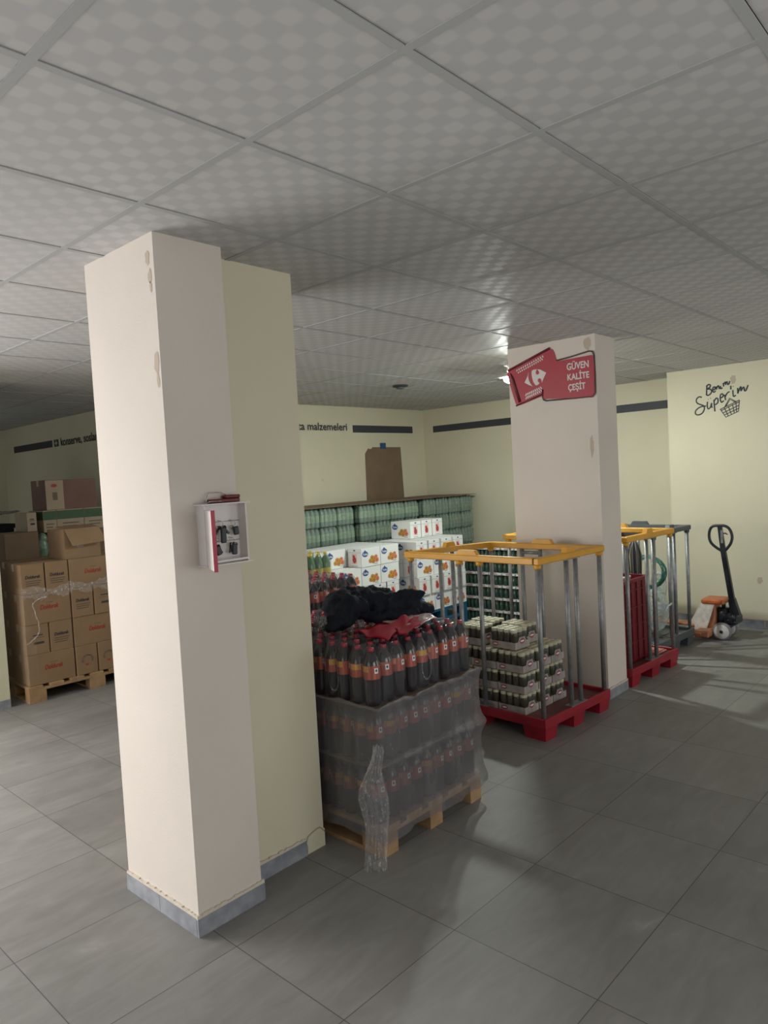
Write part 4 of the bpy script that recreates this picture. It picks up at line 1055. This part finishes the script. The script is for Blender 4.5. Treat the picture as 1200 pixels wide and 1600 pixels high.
# ------------------------------------------------------------------ white biscuit cartons
BW, BD, BH = 0.298, 0.199, 0.198
def biscuit_box():
    mb = MB(); mb.box(0, BW-0.003, 0, BD-0.003, 0, BH, 0)
    w, d, h = BW-0.003, BD-0.003, BH
    for (o, ux) in (((0, -0.0006, 0), (1, 0, 0)), ((w, d+0.0006, 0), (-1, 0, 0))):
        o = Vector(o); ux = Vector(ux); uz = Vector((0, 0, 1)); nn = ux.cross(uz)
        c = o+ux*0.062+uz*0.135
        oval(mb, c+nn*0.0002, ux, uz, 0.046, 0.030, 1, 20)
        mb.add([c+nn*0.0002+ux*-0.022+uz*0.024, c+nn*0.0002+ux*0.022+uz*0.024, c+nn*0.0002+uz*0.045], [(0, 1, 2)], 1)
        put_text(mb, 'Torku', c+nn*0.0008-ux*0.035-uz*0.011, ux, uz, 0.070, 0.022, 2, fat=0.001)
        for k, (px_, pz, rr, mi) in enumerate(((0.135, 0.058, 0.026, 3), (0.165, 0.088, 0.030, 3), (0.185, 0.050, 0.028, 3), (0.205, 0.082, 0.028, 3), (0.235, 0.060, 0.030, 4), (0.225, 0.096, 0.024, 4), (0.155, 0.052, 0.018, 3))):
            oval(mb, o+ux*px_+uz*pz+nn*(0.0004+0.0003*k), ux, uz, rr, rr*0.9, mi, 14)
            oval(mb, o+ux*px_+uz*pz+nn*(0.0005+0.0003*k), ux, uz, rr*0.3, rr*0.28, 5, 8)
        rect(mb, o+ux*0.20+uz*0.018+nn*0.0003, ux, uz, 0.05, 0.005, 6)
        rect(mb, o+nn*0.0002, ux, uz, 0.0022, h, 6); rect(mb, o+uz*0.0+nn*0.0003, ux, uz, w, 0.0018, 6)
    for (o, ux) in (((-0.0006, d, 0), (0, -1, 0)), ((w+0.0006, 0, 0), (0, 1, 0))):
        o = Vector(o); ux = Vector(ux); uz = Vector((0, 0, 1)); nn = ux.cross(uz)
        rect(mb, o+ux*0.060+uz*0.035+nn*0.0002, ux, uz, 0.075, 0.110, 7)
        oval(mb, o+ux*0.097+uz*0.078+nn*0.0005, ux, uz, 0.028, 0.034, 5, 12)
        oval(mb, o+ux*0.090+uz*0.115+nn*0.0006, ux, uz, 0.018, 0.016, 5, 10)
        oval(mb, o+ux*0.10+uz*0.178+nn*0.0005, ux, uz, 0.016, 0.008, 1, 12)
        rect(mb, o+ux*0.004+uz*0.155+nn*0.0003, ux, uz, 0.188, 0.0022, 6); rect(mb, o+nn*0.0002, ux, uz, 0.0022, h, 6); rect(mb, o+nn*0.0003, ux, uz, d, 0.0018, 6)
        rect(mb, o+ux*0.055+uz*0.014+nn*0.0003, ux, uz, 0.085, 0.004, 6)
    return mb
bb = biscuit_box().build('biscuit_carton', [M_WHITECARD, M_BLUEP, M_WHITEP, M_BISC, M_ORANGEP, M_REDP, M_LINE, M_PINKP])
tag(bb, 'x', 'carton', 'white biscuit cartons')
CNT = {}
def bbox(x, y, z, side, label, flap=False):
    """side 'B': biscuit picture faces the aisle (-y); side 'R': red picture faces the aisle"""
    j = random.uniform(-0.0008, 0.0008)
    if side == 'B': o = place(bb, (x+j, y+j, z), label, 'white biscuit cartons')
    else: o = place(bb, (x+BD, y+j, z), label, 'white biscuit cartons', math.pi/2)
    if flap:
        fo = MB().prism([(0, 0, 0), (0.196, 0, 0), (0.196, -0.030, -0.042), (0, -0.030, -0.042)], (0, 0.001, 0.003)).build('open_flap', M_WHITECARD)
        return o, fo
    return o
def blue_pallet(label, loc, lx, ly, h):
    t = thing('plastic_pallet', label, 'pallet', loc, 0, 'blue plastic pallets')
    MB().box(0, lx, 0, ly, h-0.03, h, bev=0.004).build('deck', M_BLUEPAL, t)
    for x in (0, lx/2-0.06, lx-0.12):
        for y in (0, ly/2-0.06, ly-0.12): MB().box(x, x+0.12, y, y+0.12, 0, h-0.0301, bev=0.004).build('foot', M_BLUEPAL, t)
    return t
ZB = 0.25
def pal2(x, y, lx, ly, nm):
    blue_pallet('lower blue plastic pallet on the floor under %s' % nm, (x, y, 0), lx, ly, 0.1245)
    blue_pallet('upper blue plastic pallet stacked under %s' % nm, (x, y, 0.125), lx, ly, 0.1245)
# right block
RX, RY = 6.04, 5.08
pal2(RX, RY, 0.90, 0.82, 'the right block of white biscuit cartons')
tn = ['bottom', 'second', 'third', 'top']
pos3 = ['left', 'middle', 'right']; pos5 = ['first', 'second', 'third', 'fourth', 'fifth']
dep = ['front', 'second', 'back']
for tier in range(4):
    z = ZB+0.2*tier
    if tier % 2 == 0:
        for j in range(4):
            for i in range(3):
                if j > 0 and i > 0: continue
                bbox(RX+i*BW, RY+j*BD, z, 'B', 'biscuit carton, right block, %s tier, %s row, %s place, biscuit picture forward' % (tn[tier], ORD[j], pos3[i]))
    else:
        yy = RY-(0.02 if tier == 1 else 0)
        for j in range(2):
            for i in range(4):
                if tier == 1 and j > 0 and i > 0: continue
                bbox(RX+0.0+i*0.2245, yy+j*BW, z, 'R', 'biscuit carton, right block, %s tier, %s row, %s from left, red picture forward' % (tn[tier], dep[j], pos5[i]))
# three cartons on top of the right block and one low row
for i in range(3):
    bbox(6.335+i*0.205, 5.40, ZB+0.8, 'R', 'biscuit carton lying on top of the right block, %s of three' % pos3[i])
# left block, front plane nearer the lamp
LX, LY = 5.04, 5.24
pal2(4.42, LY, 1.60, 0.82, 'the left block of white biscuit cartons')
for tier in range(4):
    z = ZB+0.2*tier
    if tier == 3:
        for i in range(2):
            bbox(5.34+i*BW, LY+0.0, z, 'B', 'biscuit carton, left block, top tier, front row, %s of two with biscuit picture' % ['left', 'right'][i])
        for i in range(4):
            bbox(4.74+i*BW, LY+BD+0.02, z, 'B', 'biscuit carton, left block, top tier, second row, %s from left' % pos5[i])
        for i in range(5):
            bbox(4.44+i*BW, LY+2*BD+0.04, z, 'B', 'biscuit carton, left block, top tier, third row, %s from left' % pos5[i])
    elif tier == 2:
        for i in range(5): bbox(4.44+i*BW, LY+0.002, z, 'B', 'biscuit carton, left block, third tier, front row, %s from left' % pos5[i])
        for i in range(5): bbox(4.44+i*BW, LY+BD+0.004, z, 'B', 'biscuit carton, left block, third tier, second row, %s from left' % pos5[i])
        for i in range(5): bbox(4.44+i*BW, LY+2*BD+0.006, z, 'B', 'biscuit carton, left block, third tier, third row, %s from left' % pos5[i])
    elif tier == 1:
        for i in range(7): bbox(4.44+i*0.2125, LY, z, 'R', 'biscuit carton, left block, second tier, %s from left, red picture forward' % (['first', 'second', 'third', 'fourth', 'fifth', 'sixth', 'seventh'][i]))
        for i in range(7): bbox(4.44+i*0.2125, LY+BW+0.01, z, 'R', 'biscuit carton, left block, second tier, back row, %s from left' % (['first', 'second', 'third', 'fourth', 'fifth', 'sixth', 'seventh'][i]))
    else:
        for j in range(3):
            for i in range(5): bbox(4.44+i*BW, LY+0.002+j*BD, z, 'B', 'biscuit carton, left block, bottom tier, %s row, %s from left' % (ORD[j], pos5[i]))

# ------------------------------------------------------------------ green water packs against the back wall
waterA = bottle_pack('w', 4, 2, 'water_bottle_pack', 'drinks pack', M_WATER, M_WLAB, M_WCAP, 0.033, 0.214, (0.060, 0.140), M_FILMW, None, None, False, 41, 8)
waterB = bottle_pack('w', 4, 2, 'water_bottle_pack', 'drinks pack', M_WATER, M_WLAB2, M_WCAP, 0.033, 0.214, (0.060, 0.140), M_FILMW, None, None, False, 42, 8)
T6 = ['bottom', 'second', 'third', 'fourth', 'fifth', 'top']
for s, (gx, gy, nn_, nm) in enumerate(((5.00, 6.06, 4, 'left'), (6.17, 6.02, 4, 'middle'), (7.36, 6.00, 4, 'right'))):
    wooden_pallet_x('wooden pallet on the floor under the %s stack of green bottles' % nm, (gx, gy, 0), 0, 1.16, 0.80)
    for tier in range(6):
        for j in range(2):
            for i in range(nn_):
                zz = 0.1425+0.2205*tier
                place(waterA if s < 2 else waterB, (gx+0.02+i*0.28+random.uniform(-0.003, 0.003), gy+0.02+j*0.45, zz), 'green bottle pack, %s stack by the back wall, %s tier, %s row, %s from left' % (nm, T6[tier], dep[j], pos5[i]), 'green bottle packs by the back wall')
    tag(MB().box(gx-0.01, gx+1.17, gy-0.01, gy+0.82, 1.466+0.003, 1.466+0.009).build('top_sheet', M_CARD2), 'flat brown card sheet covering the %s stack of green bottles' % nm, 'cardboard', 'card sheets on the bottle stacks')

# ------------------------------------------------------------------ small green glass soda packs right of the cartons
def glass_pack():
    t = thing('glass_bottle_pack', 'x', 'drinks pack', group='small green glass packs')
    d = 0.0575; first = None
    for i in range(2):
        for j in range(3):
            loc = ((i+0.5)*d, (j+0.5)*d, 0)
            if first is None:
                first = MB().lathe([(0.022, 0), (0.028, 0.005), (0.028, 0.07), (0.022, 0.095), (0.012, 0.115), (0.011, 0.137)], 10).build('bottle', M_GLASSG, t, loc)
                MB().lathe([(0.0145, 0.1372), (0.0135, 0.144)], 10).build('crown_cap', M_STRIPW, first)
            else: b = dup(first, t); b.location = loc; CH[t.name].append(b)
    X, Y = 2*d, 3*d
    c = MB(); c.box(-0.001, X+0.001, -0.001, Y+0.001, 0.1445, 0.147)
    c.box(-0.002, 0, 0.004, Y-0.004, 0.122, 0.1469).box(X, X+0.002, 0.004, Y-0.004, 0.122, 0.1469).box(0, X, -0.002, 0, 0.122, 0.1469)
    put_text(c, 'SODA', (-0.0026, Y*0.72, 0.128), (0, -1, 0), (0, 0, 1), Y*0.44, 0.014, 1, fat=0.001)
    c.build('card_sleeve', [M_STRIPW, M_INKR], t)
    return t
gp = glass_pack()
for tier in range(6):
    for j in range(6):
        for i in range(2):
            if i > 0 and tier < 5: continue
            place(gp, (7.04+i*0.125, 4.10+j*0.179+(0.008 if j > 2 else 0), 0.001+tier*0.1483), 'small green glass pack, %s tier, %s from the column, %s file' % (T6[tier], pos5[j] if j < 5 else 'sixth', ['outer', 'inner', 'x'][i]), 'small green glass packs')

# ------------------------------------------------------------------ brown cartons on the left
def carton(name, label, loc, dx, dy, dz, m, prints=None, rz=0.0, group='brown cartons', cat='box', tape=True):
    mb = MB(); mb.box(0, dx-0.004, 0, dy-0.004, 0, dz, 0, bev=0.003)
    if tape: mb.box(-0.0008, dx-0.0032, dy/2-0.025, dy/2+0.025, dz-0.06, dz+0.0008, 1)
    mats = [m, M_TAPE, M_INKK, M_INKR, M_INKG]
    e = -0.0009
    if prints == 'L':
        put_text(mb, 'Doldurak', (dx*0.34, e, dz*0.46), (1, 0, 0), (0, 0, 1), dx*0.38, dz*0.15, 3, shear=0.2, fat=0.002)
        rect(mb, (dx*0.46, e, dz*0.66), (1, 0, 0), (0, 0, 1), dx*0.16, 0.006, 4)
    elif prints == 'S':
        put_text(mb, 'Doldurak', (dx*0.18, e, dz*0.52), (1, 0, 0), (0, 0, 1), dx*0.62, dz*0.10, 2, shear=0.15, fat=0.002)
        for k in range(3): rect(mb, (dx*0.18, e, dz*(0.42-0.07*k)), (1, 0, 0), (0, 0, 1), dx*(0.66-0.05*k), 0.005, 2)
    elif prints == 'T':
        rect(mb, (dx*0.30, e, dz*0.62), (1, 0, 0), (0, 0, 1), dx*0.42, 0.010, 2)
        rect(mb, (dx*0.18, e, dz*0.55), (1, 0, 0), (0, 0, 1), dx*0.62, 0.006, 4)
        rect(mb, (dx*0.32, e, dz*0.34), (1, 0, 0), (0, 0, 1), dx*0.44, 0.020, 2)
    elif prints == 'C':
        P = []; n = 14
        for k in range(n+1):
            a = -0.5+4.1*k/n; P.append((dx*0.5+dx*0.25*math.cos(a), e, dz*0.5+dx*0.22*math.sin(a)))
        mb.tube(P, 0.006, 5, 4)
        rect(mb, (dx*0.40, e, dz*0.30), (1, 0, 0), (0, 0, 1), dx*0.16, 0.015, 3)
    o = mb.build(name, mats); o.location = loc; o.rotation_euler = (0, 0, rz)
    return tag(o, label, cat, group)
wooden_pallet_x('wooden pallet on the floor under the brown cartons at the left', (2.395, 6.42, 0), -0.03, 1.20, 0.80)
TT = ['bottom', 'second', 'third', 'top']
CH4 = 0.2645
for tier in range(4):
    z = 0.1425+CH4*tier
    if tier % 2 == 0: row = [('L', 0.0, 0.41), ('C' if tier == 0 else 'S', 0.415, 0.20), ('C' if tier == 0 else 'T', 0.62, 0.20), ('L', 0.825, 0.37)]
    else: row = [('T' if tier == 1 else 'S', 0.0, 0.203), ('S', 0.207, 0.203), ('L', 0.415, 0.41), ('S', 0.83, 0.20), ('S', 1.035, 0.16)]
    for k, (pr, x, w) in enumerate(row):
        carton('cardboard_box', '%s brown carton, %s tier of the wrapped pile, %s from the left' % ({'L': 'wide red-lettered', 'S': 'narrow black-lettered', 'T': 'narrow grey-marked', 'C': 'narrow ring-marked'}[pr], TT[tier], pos5[k]),
               (2.410+x+random.uniform(0, 0.004), 6.445-0.03*x+(0.008*(tier % 2)), z), w-0.003, 0.33, CH4-0.001, M_CARD, pr)
    for k in range(3):
        carton('cardboard_box', 'plain brown carton in the back row, %s tier of the wrapped pile, %s' % (TT[tier], pos3[k]), (2.46+k*0.38, 6.79, z), 0.375, 0.33, CH4-0.001, M_CARD)
ztop = 0.1425+4*CH4
# torn film hanging on the pile
fw = thing('torn_film', 'torn glossy plastic film clinging to the front of the brown cartons', 'plastic wrap', (0, 0, 0))
P = []; n = 50; rn = random.Random(6)
top_ = [0.985+0.02*math.sin(k*0.3)+rn.uniform(-0.01, 0.01) for k in range(n+1)]
low = [0.90+0.018*math.sin(k*0.5)+rn.uniform(-0.012, 0.012) for k in range(n+1)]
for k in range(n+1):
    x = 2.400+0.80*k/n
    for q in range(6):
        z = low[k]+(top_[k]-low[k])*q/5
        P.append((x, 6.43-0.03*(x-2.35)-0.006-0.003*math.sin(q*2.1+k)+rn.uniform(-0.004, 0.004), z))
F = [(k*6+q, (k+1)*6+q, (k+1)*6+q+1, k*6+q+1) for k in range(n) for q in range(5)]
MB().add(P, F, 0, False).build('film_band', M_CRUMP, fw)
edge_pts = [(2.400, 6.40, 0.52), (2.44, 6.405, 0.54), (2.505, 6.405, 0.60), (2.515, 6.41, 0.68), (2.49, 6.41, 0.78), (2.48, 6.41, 0.86), (2.55, 6.41, 0.905)]
MB().tube([(a+rn.uniform(-0.004, 0.004), b, c) for a, b, c in spline(edge_pts, 5)], 0.005, 5).build('film_edge', M_CRUMP, fw)
P = []
for k in range(31):
    z = 0.16+0.84*k/30
    for q, x in enumerate((2.405, 2.410, 2.45, 2.49)):
        P.append((x-0.004, 6.428-0.008*math.sin(k+q)-0.004 if q else 6.55, z))
MB().add(P, [(k*4+q, k*4+q+1, k*4+q+5, k*4+q+4) for k in range(30) for q in range(3)], 0, True).build('film_corner', M_FILMC, fw)
# open box with its flap hanging
ob = thing('open_box', 'opened brown carton with its front flap hanging, on top of the wrapped pile', 'box', (2.81, 6.46, ztop+0.001))
MB().box(0, 0.33, 0, 0.004, 0, 0.265).box(0, 0.33, 0.346, 0.35, 0, 0.265).box(0, 0.004, 0.004, 0.346, 0, 0.265).box(0.326, 0.33, 0.004, 0.346, 0, 0.265).box(0.004, 0.326, 0.004, 0.346, 0, 0.004).build('box_body', M_CARD, ob)
MB().prism([(0.005, -0.002, 0.264), (0.320, -0.002, 0.270), (0.360, -0.070, 0.135), (0.04, -0.070, 0.115)], (0, -0.003, 0.002)).build('flap', M_CARD, ob)
MB().prism([(0.0, 0.0, 0.266), (0.33, 0.0, 0.266), (0.33, 0.17, 0.29), (0.0, 0.17, 0.29)], (0, 0, 0.003)).build('top_flap', M_CARD, ob)
MB().box(0.10, 0.17, -0.004, -0.001, 0.095, 0.115).build('torn_tape', M_CRUMP, ob)
bgm = MB(); lump(bgm, Vector((0, 0, 0.12)), (0.062, 0.06, 0.12)); lump(bgm, Vector((0.01, 0.0, 0.22)), (0.045, 0.05, 0.06))
bgo = bgm.build('plastic_bag', M_GREENBAG, loc=(3.050, 7.54, 1.1265)); tag(bgo, 'crumpled green plastic bag behind the opened carton', 'bag')
# farther pile in the shade
wooden_pallet_x('wooden pallet on the floor under the farther pile in the dark corner', (2.72, 7.42, 0), 0, 1.20, 0.80)
zz = 0.1425
for tier in range(4):
    for k in range(3):
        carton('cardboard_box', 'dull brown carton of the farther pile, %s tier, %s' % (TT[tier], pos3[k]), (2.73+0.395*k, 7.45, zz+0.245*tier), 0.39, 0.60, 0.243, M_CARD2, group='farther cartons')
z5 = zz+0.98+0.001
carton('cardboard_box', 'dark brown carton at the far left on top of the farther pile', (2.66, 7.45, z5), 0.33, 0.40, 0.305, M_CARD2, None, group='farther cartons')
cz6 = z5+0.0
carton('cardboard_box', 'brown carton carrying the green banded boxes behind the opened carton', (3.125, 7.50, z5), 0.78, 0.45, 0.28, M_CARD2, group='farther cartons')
z7 = z5+0.281
def banded(label, loc, dx, dy, dz):
    mb = MB(); mb.box(0, dx, 0, dy, 0, dz, 0, bev=0.003)
    rect(mb, (0.003, -0.001, dz*0.56), (1, 0, 0), (0, 0, 1), dx-0.006, dz*0.40, 1)
    rect(mb, (-0.001, dy-0.003, dz*0.56), (0, -1, 0), (0, 0, 1), dy-0.006, dz*0.40, 1)
    for k in range(2): rect(mb, (dx*0.2, -0.001, dz*(0.34-0.14*k)), (1, 0, 0), (0, 0, 1), dx*(0.6-0.1*k), 0.012, 2)
    o = mb.build('cardboard_box', [M_CARDPALE, M_DKGREEN, M_INKG]); o.location = loc
    return tag(o, label, 'box', 'green banded boxes')
banded('narrow pale box with a green band, left of the banded row', (3.07, 7.51, z7), 0.135, 0.35, 0.225)
banded('wide box with a dark green band, middle of the banded row', (3.208, 7.51, z7), 0.285, 0.35, 0.225)
banded('box with a dark green band at the right end beside the pillar', (3.497, 7.51, z7), 0.24, 0.35, 0.225)
carton('cardboard_box', 'slim pale box standing beside the green banded boxes', (2.905, 7.50, z5+0.306), 0.10, 0.30, 0.19, M_CARDPALE, 'T', group='slim boxes')
bxt = carton('cardboard_box', 'reddish carton with a pale left panel, topmost of the farther pile', (3.115, 7.52, z7+0.226), 0.54, 0.35, 0.31, M_CARDRED, None, group='farther cartons')
pn = MB(); pn.box(3.118, 3.300, 7.5165, 7.5185, z7+0.23, z7+0.53)
bxp = pn.build('pale_panel', [M_CARDPALE]); 
bxp.location = (-3.115, -7.52, -(z7+0.226)); bxp.parent = bxt
MB_ = MB(); oval(MB_, (0.09, -0.0048, 0.25), (1, 0, 0), (0, 0, 1), 0.03, 0.018, 0); rect(MB_, (0.07, -0.0048, 0.10), (1, 0, 0), (0, 0, 1), 0.05, 0.08, 1)
pp = MB_.build('printed_marks', [M_INKR, M_INKG]); pp.parent = bxt
# dark crates at the far left
for k, (lab, loc, s, m_) in enumerate((('dark blue crate stacked behind the dark carton at the left', (2.45, 8.28, 0.0), (0.62, 0.5, 1.50), M_BLUEBOX), ('black wrapped stack in the dark left corner', (2.30, 8.80, 0.0), (0.75, 0.5, 1.86), M_BLACK))):
    t = thing('stacked_crates', lab, 'crates', loc)
    n = 5; h = s[2]/n
    for q in range(n): MB().box(0, s[0], 0, s[1], q*h+0.002, (q+1)*h, bev=0.01).box(-0.01, s[0]+0.01, -0.01, s[1]+0.01, (q+1)*h-0.05, (q+1)*h-0.002).build('crate', m_, t)
M_DARKF = film_mat('dark_film', (0.3, 0.32, 0.34), 0.5, 0.2)
fs = cloth('film_sheet', M_DARKF, [(2.44, 8.15), (3.10, 8.15), (3.10, 8.70), (2.44, 8.70)], lambda s, t: 1.535+0.10*s, 12, thick=0.002, n=14, amp=0.008)
tag(fs, 'thin plastic film draped over the dark blue crate', 'plastic wrap')

# ------------------------------------------------------------------ key cabinet on the near pillar
kc = thing('key_cabinet', 'small white key cabinet with its door open on the near pillar', 'cabinet', (1.612, 2.487, 1.470))
kw, kh, kd = 0.205, 0.238, 0.055
cab = MB()
cab.box(0, kw, -0.004, 0, 0, kh).box(0, 0.006, -kd, -0.004, 0, kh).box(kw-0.006, kw, -kd, -0.004, 0, kh)
cab.build('cabinet_body', M_WHITEM, kc)
MB().box(-0.012, kw+0.014, -kd-0.010, 0, kh, kh+0.006, bev=0.001).build('top_board', M_WHITEM, kc)
MB().box(-0.008, kw+0.014, -kd-0.010, 0, -0.006, 0, bev=0.001).box(0.006, kw-0.006, -kd, -0.046, 0.006, 0.014).build('bottom_board', M_WHITEM, kc)
MB().box(0.006, kw-0.006, -0.0065, -0.0041, 0.165, 0.168).box(0.006, kw-0.006, -0.0065, -0.0041, 0.085, 0.088).build('hook_rail', M_GALV, kc)
# door swung open towards the viewer
dr = thing('door', None, None); del_keys = [k for k in dr.keys()]
dr.location = (0.004, -kd, 0.004); dr.rotation_euler = (0, 0, math.radians(-114)); setpar(dr, kc)
MB().box(0.0, 0.138, -0.002, 0.010, -0.014, kh-0.022, bev=0.001).build('door_panel', M_WHITEM, dr)
MB().box(0.1382, 0.143, -0.003, 0.012, -0.016, kh-0.020).build('door_edge', M_REDED, dr)
MB().cyl((0.132, 0.010, 0.105), (0.132, 0.022, 0.105), 0.004, 10).build('knob', M_CHROME, dr)
rt = thing('marker_bundle', 'dark red plastic holder lying on top of the key cabinet', 'holder', (1.655, 2.462, 1.7145))
MB().box(0, 0.145, -0.018, 0.018, 0, 0.016, bev=0.004).build('tray', M_MAROONP, rt)
MB().box(0.075, 0.150, -0.014, 0.016, 0.016, 0.030, bev=0.004).build('lid_block', M_MAROONP, rt)
hg = MB().tube([(1.640, 2.455, 1.716), (1.648, 2.462, 1.740), (1.663, 2.47, 1.757), (1.70, 2.47, 1.757), (1.722, 2.468, 1.757), (1.742, 2.462, 1.744)], 0.0018, 6).tube([(1.632, 2.45, 1.7155), (1.65, 2.445, 1.722), (1.70, 2.440, 1.7215), (1.72, 2.446, 1.7155)], 0.0018, 6).build('wire_hook', M_CHROME)
tag(hg, 'bent wire hook sticking up behind the holder on the key cabinet', 'wire hook')
def key_bunch(x, z, label, fob, n, seed, cols=M_CHROME, fl=0.05):
    t = thing('key_bunch', label, 'keys', (1.612+x, 2.478, 1.470+z), 0, 'key bunches in the cabinet')
    rn = random.Random(seed)
    MB().cyl((0, 0.003, 0.004), (0, -0.020, 0.002), 0.0016, 6).build('hook', M_CHROME, t)
    MB().tube([(0.011*math.cos(a), -0.016+0.003*math.sin(a), -0.008+0.011*math.sin(a)) for a in [2*math.pi*k/16 for k in range(16)]], 0.0013, 6, closed=True).build('ring', M_CHROME, t)
    for k in range(n):
        a = rn.uniform(-0.75, 0.75); y = -0.012-0.005*k
        m_ = Matrix.Translation((0.004*k-0.006, y, -0.018)) @ Matrix.Rotation(a, 4, 'Y')
        q = MB()
        q.lathe([(0.0085, -0.001), (0.0085, 0.001)], 12, M_=m_ @ Matrix.Translation((0, 0, -0.008)) @ Matrix.Rotation(math.pi/2, 4, 'X'))
        q.box(-0.0028, 0.0028, -0.0009, 0.0009, -0.042, -0.014, M_=m_)
        q.box(0.0028, 0.005, -0.0009, 0.0009, -0.040, -0.034, M_=m_); q.box(0.0028, 0.0045, -0.0009, 0.0009, -0.031, -0.027, M_=m_)
        q.build('key', cols if k % 2 == 0 else M_BLACK, t)
    if fob:
        m_ = Matrix.Translation((0.002, -0.030, -0.022)) @ Matrix.Rotation(rn.uniform(-0.3, 0.1), 4, 'Y')
        MB().box(-0.013, 0.013, -0.006, 0.006, -fl, 0.0, M_=m_, bev=0.004).build('fob', M_KEYBK, t)
    return t
key_bunch(0.045, 0.165, 'keys with a long dark fob at the upper left of the cabinet', True, 2, 1)
key_bunch(0.095, 0.168, 'large bunch with a long black fob in the middle of the cabinet', True, 4, 2, fl=0.065)
key_bunch(0.155, 0.166, 'small dark key hanging alone at the upper right of the cabinet', True, 1, 3, fl=0.035)
key_bunch(0.060, 0.095, 'green tagged bunch at the lower left of the cabinet', True, 4, 4, fl=0.040)
key_bunch(0.145, 0.096, 'wide bunch of keys at the lower right of the cabinet', True, 5, 5, fl=0.045)
